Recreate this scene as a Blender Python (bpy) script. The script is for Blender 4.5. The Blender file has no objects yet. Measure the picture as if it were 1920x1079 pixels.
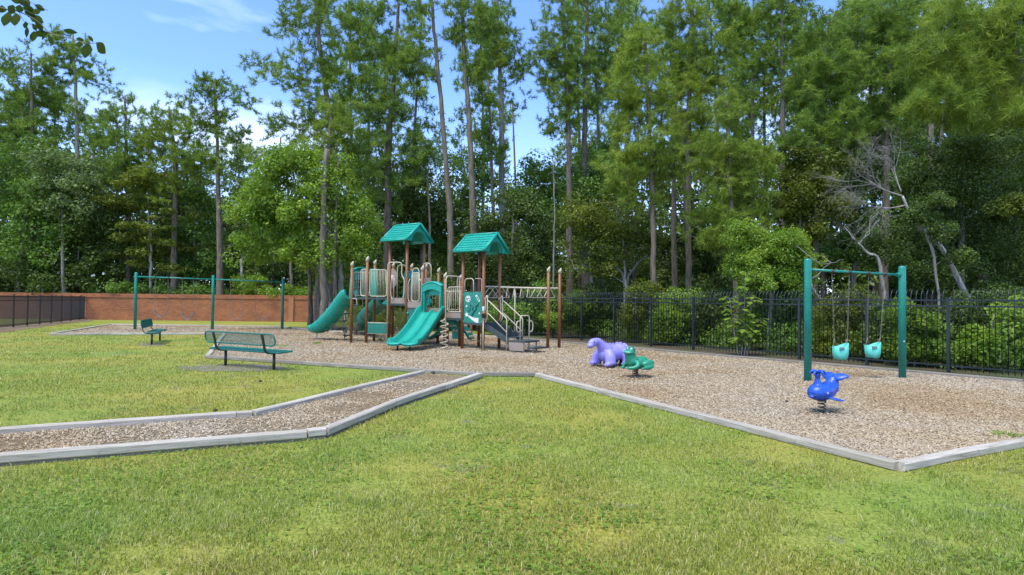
import bpy, bmesh, math, random
import numpy as np
from mathutils import Vector, Matrix
from mathutils.geometry import tessellate_polygon
random.seed(7); rng = np.random.default_rng(11)
scene = bpy.context.scene
COL = scene.collection
R = math.radians

# ------------------------------------------------------------------ camera
FPX, CX, CY, CAMH = 1150.0, 960.0, 539.5, 1.6
TH, RO = math.atan(24.5/FPX), R(0.62)
_F = Vector((0, math.cos(TH), math.sin(TH))); _R0 = Vector((1, 0, 0)); _U0 = Vector((0, -math.sin(TH), math.cos(TH)))
_R = _R0*math.cos(RO) + _U0*math.sin(RO); _U = _U0*math.cos(RO) - _R0*math.sin(RO)
CAM = Vector((0, 0, CAMH))
cd = bpy.data.cameras.new('camera'); cam = bpy.data.objects.new('camera', cd); COL.objects.link(cam)
m = Matrix.Identity(4)
for i in range(3):
    m[i][0], m[i][1], m[i][2], m[i][3] = _R[i], _U[i], -_F[i], CAM[i]
cam.matrix_world = m
cd.sensor_width = 36; cd.lens = 36*FPX/1920; cd.clip_start = 0.05; cd.clip_end = 3000
scene.camera = cam

# ------------------------------------------------------------------ sky, sun, exposure
SUN_EL, SUN_ROT = 64.0, 215.0        # high sun behind the viewer, veiled by thin cloud
w = bpy.data.worlds.new('World'); scene.world = w; w.use_nodes = True
nt = w.node_tree; nt.nodes.clear()
def N(nt, typ, **kw):
    n = nt.nodes.new(typ)
    for k, v in kw.items():
        if k in ('loc',): continue
        if isinstance(v, (tuple, list, float, int)) and k in n.inputs: n.inputs[k].default_value = v
        else: setattr(n, k, v)
    return n
sky = N(nt, 'ShaderNodeTexSky'); sky.sky_type = 'NISHITA'; sky.sun_disc = False
sky.sun_elevation = R(SUN_EL); sky.sun_rotation = R(SUN_ROT); sky.altitude = 0; sky.air_density = 1.0; sky.dust_density = 0.4; sky.ozone_density = 3.0
tc = N(nt, 'ShaderNodeTexCoord'); mp = N(nt, 'ShaderNodeMapping'); mp.inputs['Scale'].default_value = (1.0, 1.0, 2.6); mp.inputs['Location'].default_value = (0.9, 0.35, 0.2)
nt.links.new(tc.outputs['Generated'], mp.inputs['Vector'])
ns = N(nt, 'ShaderNodeTexNoise'); ns.inputs['Scale'].default_value = 2.6; ns.inputs['Detail'].default_value = 6; ns.inputs['Roughness'].default_value = 0.5
ns.inputs['Distortion'].default_value = 0.3
nt.links.new(mp.outputs[0], ns.inputs['Vector'])
cr = N(nt, 'ShaderNodeValToRGB'); cr.color_ramp.elements[0].position = 0.50; cr.color_ramp.elements[1].position = 0.78
cr.color_ramp.elements[0].color = (0, 0, 0, 1); cr.color_ramp.elements[1].color = (0.85, 0.85, 0.85, 1)
nt.links.new(ns.outputs['Fac'], cr.inputs['Fac'])
# air lightens towards the horizon
sx = N(nt, 'ShaderNodeSeparateXYZ'); nt.links.new(tc.outputs['Generated'], sx.inputs[0])
mr = N(nt, 'ShaderNodeMapRange'); mr.inputs['From Min'].default_value = 0.0; mr.inputs['From Max'].default_value = 0.32
mr.inputs['To Min'].default_value = 0.30; mr.inputs['To Max'].default_value = 0.0
nt.links.new(sx.outputs['Z'], mr.inputs['Value'])
mx0 = N(nt, 'ShaderNodeMath', operation='MAXIMUM'); nt.links.new(cr.outputs[0], mx0.inputs[0]); nt.links.new(mr.outputs[0], mx0.inputs[1])
SKY_TINT = N(nt, 'ShaderNodeMix', data_type='RGBA', blend_type='MULTIPLY'); SKY_TINT.inputs[0].default_value = 1.0
nt.links.new(sky.outputs[0], SKY_TINT.inputs[6]); SKY_TINT.inputs[7].default_value = (0.60, 0.71, 0.98, 1)
mix = N(nt, 'ShaderNodeMix', data_type='RGBA'); nt.links.new(mx0.outputs[0], mix.inputs[0])
nt.links.new(SKY_TINT.outputs[2], mix.inputs[6]); mix.inputs[7].default_value = (4.5, 5.0, 5.8, 1)
bg = N(nt, 'ShaderNodeBackground'); bg.inputs['Strength'].default_value = 0.145
out = N(nt, 'ShaderNodeOutputWorld')
nt.links.new(mix.outputs[2], bg.inputs[0]); nt.links.new(bg.outputs[0], out.inputs[0])
sd = bpy.data.lights.new('sun', 'SUN'); sd.energy = 1.75; sd.angle = R(30); sd.color = (1, 0.96, 0.82)
so = bpy.data.objects.new('sun', sd); COL.objects.link(so)
sunv = Vector((math.sin(R(SUN_ROT))*math.cos(R(SUN_EL)), math.cos(R(SUN_ROT))*math.cos(R(SUN_EL)), math.sin(R(SUN_EL))))
so.rotation_euler = sunv.to_track_quat('Z', 'Y').to_euler(); so.location = (0, -5, 30)
scene.view_settings.view_transform = 'Standard'; scene.view_settings.look = 'None'
scene.view_settings.exposure = 1.42; scene.view_settings.gamma = 1; scene.view_settings.use_curve_mapping = False
scene.cycles.max_bounces = 6; scene.cycles.diffuse_bounces = 3; scene.cycles.transmission_bounces = 3; scene.cycles.use_denoising = True
try: scene.cycles.denoiser = 'OPENIMAGEDENOISE'
except Exception: pass

# ------------------------------------------------------------------ pixels of the photograph -> points in the place
def ray(px, py): return _F*FPX + _R*(px-CX) - _U*(py-CY)
def G(px, py, z=0.0):
    d = ray(px, py); t = (z-CAMH)/d.z; p = CAM + d*t; return Vector((p.x, p.y, z))
def W(px, py, Y):
    d = ray(px, py); return CAM + d*(Y/d.y)
def Zt(px, py, Y): return W(px, py, Y).z

# ------------------------------------------------------------------ mesh helpers
def wloc(p):
    v = Vector((0, 0, 0))
    while p is not None: v += p.location; p = p.parent
    return v
def tag(o, label=None, cat=None, group=None, kind=None):
    if label: o['label'] = label
    if cat: o['category'] = cat
    if group: o['group'] = group
    if kind: o['kind'] = kind
    return o
def empty(name, loc=(0, 0, 0)):
    o = bpy.data.objects.new(name, None); COL.objects.link(o); o.location = loc; o.empty_display_size = 0.2; return o
def link_mesh(name, me, mat, parent=None, smooth=False):
    if mat: me.materials.append(mat)
    if smooth: me.polygons.foreach_set('use_smooth', [True]*len(me.polygons))
    o = bpy.data.objects.new(name, me); COL.objects.link(o)
    if parent is not None: o.parent = parent
    return o
def np_mesh(name, V, F, mat, parent=None, smooth=False):
    """V (n,3) float array, F (m,k) int array, k constant"""
    if parent is not None: V = V - np.array(wloc(parent))
    me = bpy.data.meshes.new(name); k = F.shape[1]; mN = F.shape[0]
    me.vertices.add(len(V)); me.vertices.foreach_set('co', V.astype(np.float32).ravel())
    me.loops.add(mN*k); me.loops.foreach_set('vertex_index', F.astype(np.int32).ravel())
    me.polygons.add(mN); me.polygons.foreach_set('loop_start', np.arange(0, mN*k, k, dtype=np.int32))
    me.polygons.foreach_set('loop_total', np.full(mN, k, dtype=np.int32))
    me.update(calc_edges=True)
    return link_mesh(name, me, mat, parent, smooth)
def fillet(pts, r, n=5, closed=False):
    pts = [Vector(p) for p in pts]; o = []; L = len(pts)
    for i, p in enumerate(pts):
        if not closed and (i == 0 or i == L-1): o.append(p); continue
        a = pts[(i-1) % L]; b = pts[(i+1) % L]
        ra = min(r, (a-p).length*0.49); rb = min(r, (b-p).length*0.49)
        s = p+(a-p).normalized()*ra; e = p+(b-p).normalized()*rb
        for k in range(n+1):
            t = k/n; o.append(s*(1-t)**2 + p*2*t*(1-t) + e*t*t)
    return o
def smoothpath(pts, n=6):
    P = [Vector(p) for p in pts]; P = [P[0]*2-P[1]]+P+[P[-1]*2-P[-2]]; o = []
    for i in range(1, len(P)-2):
        for k in range(n):
            t = k/n; a, b, c, d = P[i-1:i+3]
            o.append(0.5*((2*b)+(c-a)*t+(2*a-5*b+4*c-d)*t*t+(3*b-a-3*c+d)*t**3))
    o.append(P[-2]); return o
class MB:
    def __init__(s): s.v = []; s.f = []; s.sm = []
    def add(s, V, F, smooth=False):
        b = len(s.v); s.v += [tuple(x) for x in V]; s.f += [tuple(b+i for i in f) for f in F]; s.sm += [smooth]*len(F)
    def box(s, c, d, rz=0.0, M=None):
        x, y, z = d[0]/2, d[1]/2, d[2]/2
        V = [Vector((a*x, b*y, e*z)) for a in (-1, 1) for b in (-1, 1) for e in (-1, 1)]
        Mx = M if M is not None else Matrix.Rotation(rz, 3, 'Z')
        V = [Mx @ v + Vector(c) for v in V]
        s.add(V, [(0, 1, 3, 2), (4, 6, 7, 5), (0, 4, 5, 1), (2, 3, 7, 6), (0, 2, 6, 4), (1, 5, 7, 3)]); return s
    def beam(s, a, b, wd, h, up=Vector((0, 0, 1))):
        a = Vector(a); b = Vector(b); d = (b-a).normalized(); sd_ = d.cross(up).normalized(); u = sd_.cross(d)
        V = [p+sd_*(i*wd/2)+u*(j*h/2) for p in (a, b) for i, j in ((-1, -1), (1, -1), (1, 1), (-1, 1))]
        s.add(V, [(0, 1, 2, 3), (7, 6, 5, 4), (0, 4, 5, 1), (1, 5, 6, 2), (2, 6, 7, 3), (3, 7, 4, 0)]); return s
    def tube(s, pts, r, n=8, closed=False, cap=True):
        pts = [Vector(p) for p in pts]; L = len(pts)
        rr = r if isinstance(r, (list, tuple)) else [r]*L
        T = []
        for i in range(L):
            a = pts[(i-1) % L] if (closed or i > 0) else pts[i]; b = pts[(i+1) % L] if (closed or i < L-1) else pts[i]
            T.append((b-a).normalized() if (b-a).length > 1e-9 else Vector((0, 0, 1)))
        t0 = T[0]; u = t0.cross(Vector((0, 0, 1)) if abs(t0.z) < 0.9 else Vector((1, 0, 0))).normalized()
        V = []
        for i in range(L):
            if i: q = T[i-1].rotation_difference(T[i]); u = q @ u
            v = T[i].cross(u).normalized()
            for k in range(n):
                a = 2*math.pi*k/n; V.append(pts[i]+(u*math.cos(a)+v*math.sin(a))*rr[i])
        Fc = []
        for i in range(L if closed else L-1):
            j = (i+1) % L
            for k in range(n):
                l = (k+1) % n; Fc.append((i*n+k, i*n+l, j*n+l, j*n+k))
        s.add(V, Fc, True)
        if not closed and cap:
            b = len(s.v)-L*n
            s.f.append(tuple(b+k for k in range(n))[::-1]); s.f.append(tuple(b+(L-1)*n+k for k in range(n))); s.sm += [False, False]
        return s
    def lathe(s, c, prof, n=16):
        V = []; Fc = []
        for (r, z) in prof:
            for k in range(n):
                a = 2*math.pi*k/n; V.append((c[0]+r*math.cos(a), c[1]+r*math.sin(a), c[2]+z))
        for i in range(len(prof)-1):
            for k in range(n):
                l = (k+1) % n; Fc.append((i*n+k, i*n+l, (i+1)*n+l, (i+1)*n+k))
        Fc.append(tuple(range(n))[::-1]); Fc.append(tuple((len(prof)-1)*n+k for k in range(n)))
        s.add(V, Fc, True); return s
    def sweep(s, frames, prof, caps=True):
        """frames: (origin, side, up); prof: closed loop of (a,b)"""
        n = len(prof); V = []; Fc = []
        for fr in frames:
            o_, a_, u_ = fr[:3]; pr = fr[3] if len(fr) > 3 else prof
            V += [o_+a_*p[0]+u_*p[1] for p in pr]
        for i in range(len(frames)-1):
            for k in range(n):
                l = (k+1) % n; Fc.append((i*n+k, i*n+l, (i+1)*n+l, (i+1)*n+k))
        s.add(V, Fc, True)
        if caps:
            b = len(s.v)-len(V)
            s.poly([Vector(s.v[b+k]) for k in range(n)]); s.poly([Vector(s.v[b+len(V)-n+k]) for k in range(n)])
        return s
    def poly(s, pts):
        tr = tessellate_polygon([[Vector(p) for p in pts]]); s.add(pts, [tuple(t) for t in tr]); return s
    def prism(s, pts, off):
        """polygon extruded by vector"""
        pts = [Vector(p) for p in pts]; off = Vector(off); q = [p+off for p in pts]; n = len(pts)
        s.poly(pts); s.poly(q)
        s.add(pts+q, [(k, (k+1) % n, n+(k+1) % n, n+k) for k in range(n)]); return s
    def build(s, name, mat, parent=None, smooth=None, world=True):
        off = wloc(parent) if (world and parent is not None) else Vector((0, 0, 0))
        me = bpy.data.meshes.new(name)
        me.from_pydata([(v[0]-off[0], v[1]-off[1], v[2]-off[2]) for v in s.v], [], s.f)
        bm = bmesh.new(); bm.from_mesh(me); bmesh.ops.recalc_face_normals(bm, faces=bm.faces); bm.to_mesh(me); bm.free()
        if smooth is None: me.polygons.foreach_set('use_smooth', s.sm)
        elif smooth: me.polygons.foreach_set('use_smooth', [True]*len(me.polygons))
        if mat: me.materials.append(mat)
        o = bpy.data.objects.new(name, me); COL.objects.link(o)
        if parent is not None: o.parent = parent
        return o
def bevel(o, wd, seg=2):
    bm = bmesh.new(); bm.from_mesh(o.data)
    bmesh.ops.remove_doubles(bm, verts=bm.verts, dist=1e-5)
    bmesh.ops.bevel(bm, geom=[e for e in bm.edges if len(e.link_faces) == 2 and e.calc_face_angle(0) > 0.6], offset=wd, segments=seg, affect='EDGES', profile=0.6)
    bm.to_mesh(o.data); bm.free(); return o
def copy_tree(o, parent=None):
    c = o.copy(); COL.objects.link(c); c.parent = parent
    for ch in list(o.children): copy_tree(ch, c)
    return c
def pip(poly, X, Y):
    ins = np.zeros(len(X), bool); n = len(poly); j = n-1
    for i in range(n):
        xi, yi = poly[i][0], poly[i][1]; xj, yj = poly[j][0], poly[j][1]
        c = ((yi > Y) != (yj > Y)) & (X < (xj-xi)*(Y-yi)/((yj-yi) if yj != yi else 1e-9)+xi)
        ins ^= c; j = i
    return ins

# ------------------------------------------------------------------ materials
def mat_new(name):
    m = bpy.data.materials.new(name); m.use_nodes = True; nt = m.node_tree; nt.nodes.clear()
    o = N(nt, 'ShaderNodeOutputMaterial'); p = N(nt, 'ShaderNodeBsdfPrincipled'); nt.links.new(p.outputs[0], o.inputs[0])
    return m, nt, p, o
def ramp(nt, fac, stops, interp='LINEAR'):
    r = N(nt, 'ShaderNodeValToRGB'); r.color_ramp.interpolation = interp; e = r.color_ramp.elements
    while len(e) < len(stops): e.new(0.5)
    for i, (p, c) in enumerate(stops): e[i].position = p; e[i].color = (*c, 1) if len(c) == 3 else c
    nt.links.new(fac, r.inputs['Fac']); return r.outputs[0]
def noise(nt, scale, detail=4, rough=0.5, vec=None, coord='Object', dist=0.0, stretch=None, out='Fac'):
    n = N(nt, 'ShaderNodeTexNoise'); n.inputs['Scale'].default_value = scale; n.inputs['Detail'].default_value = detail
    n.inputs['Roughness'].default_value = rough; n.inputs['Distortion'].default_value = dist
    if vec is None:
        t = N(nt, 'ShaderNodeTexCoord'); vec = t.outputs[coord]
        if coord == 'World':
            pass
    if stretch:
        mp = N(nt, 'ShaderNodeMapping'); mp.inputs['Scale'].default_value = stretch; nt.links.new(vec, mp.inputs[0]); vec = mp.outputs[0]
    nt.links.new(vec, n.inputs['Vector']); return n.outputs[out]
def wpos(nt):
    g = N(nt, 'ShaderNodeNewGeometry'); return g.outputs['Position']
def mixc(nt, fac, a, b, blend='MIX'):
    m = N(nt, 'ShaderNodeMix', data_type='RGBA', blend_type=blend)
    for inp, v in ((0, fac), (6, a), (7, b)):
        if hasattr(v, 'links') or hasattr(v, 'is_linked'): nt.links.new(v, m.inputs[inp])
        elif isinstance(v, (int, float)): m.inputs[inp].default_value = v
        else: m.inputs[inp].default_value = (*v, 1) if len(v) == 3 else v
    return m.outputs[2]
def bump(nt, p, h, strength=0.3, dist=0.01):
    b = N(nt, 'ShaderNodeBump'); b.inputs['Strength'].default_value = strength; b.inputs['Distance'].default_value = dist
    nt.links.new(h, b.inputs['Height']); nt.links.new(b.outputs[0], p.inputs['Normal'])
def plastic(name, c, rough=0.38, var=0.12, bumpk=0.0):
    m, nt, p, o = mat_new(name)
    n = noise(nt, 3.0, 5, 0.6, vec=wpos(nt)); n2 = noise(nt, 22.0, 3, 0.6, vec=wpos(nt))
    dk = tuple(x*(1-var*1.6) for x in c); lt = tuple(min(1, x*(1+var)+0.01) for x in c)
    a = ramp(nt, n, [(0.3, dk), (0.7, lt)]); b = mixc(nt, 0.35, a, ramp(nt, n2, [(0.35, dk), (0.65, lt)]))
    nt.links.new(b, p.inputs['Base Color'])
    nt.links.new(ramp(nt, n2, [(0.3, (rough*0.8,)*3), (0.7, (min(1, rough*1.35),)*3)]), p.inputs['Roughness'])
    if bumpk: bump(nt, p, n2, bumpk, 0.004)
    return m
def leaf_mat(name, c1, c2, c3, transl=0.35, nscale=0.5, rough=0.5):
    """three leaf colours chosen per leaf, shifted in clumps across the crown"""
    m, nt, p, o = mat_new(name)
    g = N(nt, 'ShaderNodeNewGeometry'); n = noise(nt, nscale, 3, 0.6, vec=g.outputs['Position'])
    a = N(nt, 'ShaderNodeMath', operation='MULTIPLY'); nt.links.new(g.outputs['Random Per Island'], a.inputs[0]); a.inputs[1].default_value = 0.45
    b = N(nt, 'ShaderNodeMath', operation='MULTIPLY_ADD'); nt.links.new(n, b.inputs[0]); b.inputs[1].default_value = 1.5; nt.links.new(a.outputs[0], b.inputs[2])
    s_ = N(nt, 'ShaderNodeMath', operation='SUBTRACT'); nt.links.new(b.outputs[0], s_.inputs[0]); s_.inputs[1].default_value = 0.45
    c = ramp(nt, s_.outputs[0], [(0.08, c1), (0.5, c2), (0.95, c3)])
    nt.links.new(c, p.inputs['Base Color']); p.inputs['Roughness'].default_value = rough
    p.inputs['Specular IOR Level'].default_value = 0.3
    t = N(nt, 'ShaderNodeBsdfTranslucent'); cc = mixc(nt, 1.0, c, (1.25, 1.35, 0.6), 'MULTIPLY'); nt.links.new(cc, t.inputs[0])
    mx = N(nt, 'ShaderNodeMixShader'); mx.inputs[0].default_value = transl
    nt.links.new(p.outputs[0], mx.inputs[1]); nt.links.new(t.outputs[0], mx.inputs[2]); nt.links.new(mx.outputs[0], o.inputs[0])
    return m
def bark_mat(name, dark, light, stretch=(7, 7, 1.2), scale=1.6):
    m, nt, p, o = mat_new(name)
    n = noise(nt, scale, 7, 0.65, vec=wpos(nt), stretch=stretch); n2 = noise(nt, 0.8, 3, 0.5, vec=wpos(nt))
    mid = tuple((a+b)/2 for a, b in zip(dark, light))
    a = ramp(nt, n, [(0.38, dark), (0.5, mid), (0.64, light)]); b = mixc(nt, n2, a, mixc(nt, 0.5, a, light))
    nt.links.new(b, p.inputs['Base Color']); p.inputs['Roughness'].default_value = 0.9
    bump(nt, p, n, 0.9, 0.03); return m
M = {}
M['teal'] = plastic('teal_plastic', (0.004, 0.315, 0.225), 0.36, 0.12)
M['teal_lt'] = plastic('light_teal_plastic', (0.10, 0.55, 0.43), 0.5, 0.15)
M['teal_dk'] = plastic('dark_teal_panel', (0.008, 0.155, 0.105), 0.42, 0.12)
M['teal_metal'] = plastic('green_painted_steel', (0.006, 0.225, 0.165), 0.33, 0.15)
M['bench_green'] = plastic('green_vinyl_coating', (0.005, 0.135, 0.10), 0.32, 0.15)
M['brown'] = plastic('brown_painted_steel', (0.205, 0.075, 0.021), 0.45, 0.15)
M['beige'] = plastic('beige_painted_steel', (0.55, 0.475, 0.33), 0.42, 0.08)
M['tan'] = plastic('tan_panel', (0.30, 0.235, 0.175), 0.5, 0.1)
M['deck'] = plastic('slate_deck_coating', (0.042, 0.056, 0.055), 0.6, 0.2)
M['black'] = plastic('black_painted_steel', (0.008, 0.012, 0.013), 0.38, 0.15)
M['fence'] = plastic('black_fence_paint', (0.010, 0.016, 0.020), 0.33, 0.2)
M['white'] = plastic('white_graphic', (0.75, 0.76, 0.72), 0.5, 0.04)
M['blue'] = plastic('blue_plastic', (0.010, 0.075, 0.42), 0.3, 0.12)
M['purple'] = plastic('purple_plastic', (0.27, 0.24, 0.66), 0.45, 0.10)
M['frog'] = plastic('green_frog_plastic', (0.010, 0.23, 0.125), 0.32, 0.15)
M['frog_lt'] = plastic('pale_frog_plastic', (0.13, 0.42, 0.27), 0.42, 0.15)
M['chain'] = plastic('galvanised_chain', (0.20, 0.18, 0.16), 0.45, 0.3)
M['rust'] = plastic('rusty_swing_hanger', (0.11, 0.045, 0.03), 0.7, 0.3)
M['spring'] = plastic('dark_spring_steel', (0.055, 0.045, 0.04), 0.45, 0.4)
M['bolt'] = plastic('pale_bolt', (0.6, 0.6, 0.56), 0.4, 0.1)
M['belt'] = plastic('grey_swing_belt', (0.18, 0.22, 0.22), 0.5, 0.2)

def lawn_material():
    m, nt, p, o = mat_new('lawn'); P = wpos(nt)
    big = noise(nt, 0.33, 4, 0.55, vec=P); mid = noise(nt, 2.2, 5, 0.6, vec=P); fine = noise(nt, 38, 4, 0.75, vec=P, stretch=(1, 0.6, 1))
    g1 = ramp(nt, fine, [(0.30, (0.095, 0.095, 0.022)), (0.5, (0.25, 0.265, 0.042)), (0.72, (0.44, 0.41, 0.14))])
    g2 = ramp(nt, big, [(0.35, (0.75, 0.95, 0.8)), (0.6, (1.12, 1.0, 0.95))])
    g = mixc(nt, 1.0, g1, g2, 'MULTIPLY')
    straw = ramp(nt, mid, [(0.52, (0, 0, 0)), (0.78, (0.3, 0.3, 0.3))])
    g = mixc(nt, straw, g, (0.30, 0.26, 0.10))
    dn = noise(nt, 1.15, 6, 0.7, vec=P)
    dirt = ramp(nt, dn, [(0.60, (0, 0, 0)), (0.68, (1, 1, 1))])
    # near the viewer only: thin worn spots of grey soil
    g = mixc(nt, dirt, g, ramp(nt, fine, [(0.3, (0.10, 0.085, 0.06)), (0.7, (0.24, 0.21, 0.16))]))
    nt.links.new(g, p.inputs['Base Color']); p.inputs['Roughness'].default_value = 0.85; p.inputs['Specular IOR Level'].default_value = 0.15
    bump(nt, p, fine, 0.8, 0.02); return m
def mulch_material(name='mulch', dk=1.0, tint=(1, 1, 1)):
    m, nt, p, o = mat_new(name); P = wpos(nt)
    v = N(nt, 'ShaderNodeTexVoronoi'); v.inputs['Scale'].default_value = 44; v.feature = 'F1'
    mpn = N(nt, 'ShaderNodeMapping'); mpn.inputs['Scale'].default_value = (1, 1.8, 1); nt.links.new(P, mpn.inputs[0]); nt.links.new(mpn.outputs[0], v.inputs['Vector'])
    s = N(nt, 'ShaderNodeSeparateColor'); nt.links.new(v.outputs['Color'], s.inputs[0])
    chips = ramp(nt, s.outputs[0], [(0.0, (0.22*dk, 0.17*dk, 0.115*dk)), (0.4, (0.34*dk, 0.28*dk, 0.20*dk)), (0.75, (0.44*dk, 0.38*dk, 0.28*dk)), (1.0, (0.56*dk, 0.50*dk, 0.40*dk))])
    big = noise(nt, 0.35, 5, 0.6, vec=P); f = noise(nt, 6, 5, 0.7, vec=P)
    c = mixc(nt, 1.0, chips, ramp(nt, big, [(0.36, (0.86, 0.70, 0.50)), (0.5, (1.0, 0.90, 0.75)), (0.64, (1.0, 0.95, 0.86))]), 'MULTIPLY')
    c = mixc(nt, ramp(nt, f, [(0.55, (0, 0, 0)), (0.75, (0.55, 0.55, 0.55))]), c, (0.22*dk, 0.13*dk, 0.06*dk))
    c = mixc(nt, 1.0, c, tint, 'MULTIPLY')
    nt.links.new(c, p.inputs['Base Color']); p.inputs['Roughness'].default_value = 0.95; p.inputs['Specular IOR Level'].default_value = 0.1
    bump(nt, p, v.outputs['Distance'], 0.9, 0.03); return m
def chip_material():
    m, nt, p, o = mat_new('wood_chip'); g = N(nt, 'ShaderNodeNewGeometry')
    big = noise(nt, 0.35, 5, 0.6, vec=g.outputs['Position'])
    c = ramp(nt, g.outputs['Random Per Island'], [(0.0, (0.24, 0.19, 0.125)), (0.3, (0.37, 0.31, 0.225)), (0.7, (0.47, 0.41, 0.31)), (1.0, (0.60, 0.55, 0.45))])
    c = mixc(nt, 1.0, c, ramp(nt, big, [(0.36, (0.86, 0.70, 0.50)), (0.5, (1.0, 0.90, 0.74)), (0.64, (1.0, 0.94, 0.86))]), 'MULTIPLY')
    nt.links.new(c, p.inputs['Base Color']); p.inputs['Roughness'].default_value = 0.9; return m
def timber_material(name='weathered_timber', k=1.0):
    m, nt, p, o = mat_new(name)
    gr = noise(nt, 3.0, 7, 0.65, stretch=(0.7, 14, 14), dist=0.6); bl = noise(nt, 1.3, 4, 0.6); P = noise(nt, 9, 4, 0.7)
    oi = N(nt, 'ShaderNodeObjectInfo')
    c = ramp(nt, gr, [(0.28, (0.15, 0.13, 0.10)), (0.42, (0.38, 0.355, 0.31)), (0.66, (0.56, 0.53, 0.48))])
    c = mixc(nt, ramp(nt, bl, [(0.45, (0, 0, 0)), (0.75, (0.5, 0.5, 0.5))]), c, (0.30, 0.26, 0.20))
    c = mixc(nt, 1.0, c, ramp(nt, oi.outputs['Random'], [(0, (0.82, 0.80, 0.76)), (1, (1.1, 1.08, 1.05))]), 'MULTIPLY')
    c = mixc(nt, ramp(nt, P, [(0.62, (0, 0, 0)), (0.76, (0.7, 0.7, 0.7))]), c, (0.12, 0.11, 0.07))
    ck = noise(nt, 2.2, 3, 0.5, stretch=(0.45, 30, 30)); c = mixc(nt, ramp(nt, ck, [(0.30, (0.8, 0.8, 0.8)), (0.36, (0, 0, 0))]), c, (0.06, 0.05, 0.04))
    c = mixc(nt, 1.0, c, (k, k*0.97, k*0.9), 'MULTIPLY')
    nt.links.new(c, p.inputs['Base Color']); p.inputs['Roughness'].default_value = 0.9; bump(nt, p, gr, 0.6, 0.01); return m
def grass_material():
    m, nt, p, o = mat_new('grass_blade'); g = N(nt, 'ShaderNodeNewGeometry')
    n = noise(nt, 1.1, 4, 0.6, vec=g.outputs['Position']); big = noise(nt, 0.33, 4, 0.55, vec=g.outputs['Position'])
    c = ramp(nt, g.outputs['Random Per Island'], [(0.0, (0.10, 0.15, 0.020)), (0.28, (0.23, 0.285, 0.032)), (0.62, (0.355, 0.39, 0.060)), (0.84, (0.48, 0.46, 0.15)), (1.0, (0.62, 0.52, 0.30))])
    c = mixc(nt, ramp(nt, n, [(0.5, (0, 0, 0)), (0.75, (0.25, 0.25, 0.25))]), c, (0.36, 0.30, 0.12))
    c = mixc(nt, 1.0, c, ramp(nt, big, [(0.35, (0.78, 0.97, 0.85)), (0.6, (1.1, 1.0, 0.95))]), 'MULTIPLY')
    nt.links.new(c, p.inputs['Base Color']); p.inputs['Roughness'].default_value = 0.55; p.inputs['Specular IOR Level'].default_value = 0.25
    t = N(nt, 'ShaderNodeBsdfTranslucent'); nt.links.new(c, t.inputs[0]); mx = N(nt, 'ShaderNodeMixShader'); mx.inputs[0].default_value = 0.3
    nt.links.new(p.outputs[0], mx.inputs[1]); nt.links.new(t.outputs[0], mx.inputs[2]); nt.links.new(mx.outputs[0], o.inputs[0]); return m
def brick_material():
    m, nt, p, o = mat_new('red_brick')
    P = wpos(nt); s = N(nt, 'ShaderNodeSeparateXYZ'); nt.links.new(P, s.inputs[0]); cb = N(nt, 'ShaderNodeCombineXYZ')
    ad = N(nt, 'ShaderNodeMath', operation='ADD'); nt.links.new(s.outputs[0], ad.inputs[0]); nt.links.new(s.outputs[1], ad.inputs[1])
    nt.links.new(ad.outputs[0], cb.inputs[0]); nt.links.new(s.outputs[2], cb.inputs[1])
    b = N(nt, 'ShaderNodeTexBrick'); nt.links.new(cb.outputs[0], b.inputs['Vector']); b.inputs['Scale'].default_value = 1.0
    b.inputs['Brick Width'].default_value = 0.22; b.inputs['Row Height'].default_value = 0.073; b.inputs['Mortar Size'].default_value = 0.008
    b.inputs['Color1'].default_value = (0.37, 0.125, 0.040, 1); b.inputs['Color2'].default_value = (0.24, 0.072, 0.024, 1); b.inputs['Mortar'].default_value = (0.28, 0.17, 0.10, 1)
    n = noise(nt, 0.7, 5, 0.65, vec=P, stretch=(1, 1, 2.5))
    c = mixc(nt, 1.0, b.outputs['Color'], ramp(nt, n, [(0.3, (0.72, 0.7, 0.7)), (0.65, (1.18, 1.12, 1.05))]), 'MULTIPLY')
    nt.links.new(c, p.inputs['Base Color']); p.inputs['Roughness'].default_value = 0.9; bump(nt, p, b.outputs['Fac'], -0.4, 0.01); return m
def litter_material():
    m, nt, p, o = mat_new('forest_litter'); P = wpos(nt)
    n = noise(nt, 0.5, 6, 0.7, vec=P); f = noise(nt, 14, 5, 0.7, vec=P)
    c = ramp(nt, f, [(0.3, (0.035, 0.026, 0.014)), (0.7, (0.15, 0.105, 0.06))])
    c = mixc(nt, ramp(nt, n, [(0.45, (0, 0, 0)), (0.6, (0.7, 0.7, 0.7))]), c, (0.05, 0.085, 0.016))
    nt.links.new(c, p.inputs['Base Color']); p.inputs['Roughness'].default_value = 0.95; bump(nt, p, f, 0.6, 0.03); return m
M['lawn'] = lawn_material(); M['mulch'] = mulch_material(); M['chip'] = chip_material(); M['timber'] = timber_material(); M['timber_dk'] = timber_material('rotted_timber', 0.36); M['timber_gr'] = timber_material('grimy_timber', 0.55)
M['mulch_dk'] = mulch_material('mulch_dark', 0.8)
M['grass'] = grass_material(); M['brick'] = brick_material(); M['litter'] = litter_material()
M['pine_bark'] = bark_mat('pine_bark', (0.04, 0.033, 0.024), (0.20, 0.165, 0.115))
M['grey_bark'] = bark_mat('grey_bark', (0.085, 0.075, 0.06), (0.30, 0.28, 0.235))
M['pale_bark'] = bark_mat('pale_bark', (0.09, 0.08, 0.065), (0.42, 0.40, 0.35))
M['dead'] = bark_mat('dead_wood', (0.12, 0.105, 0.09), (0.33, 0.30, 0.26))
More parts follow.
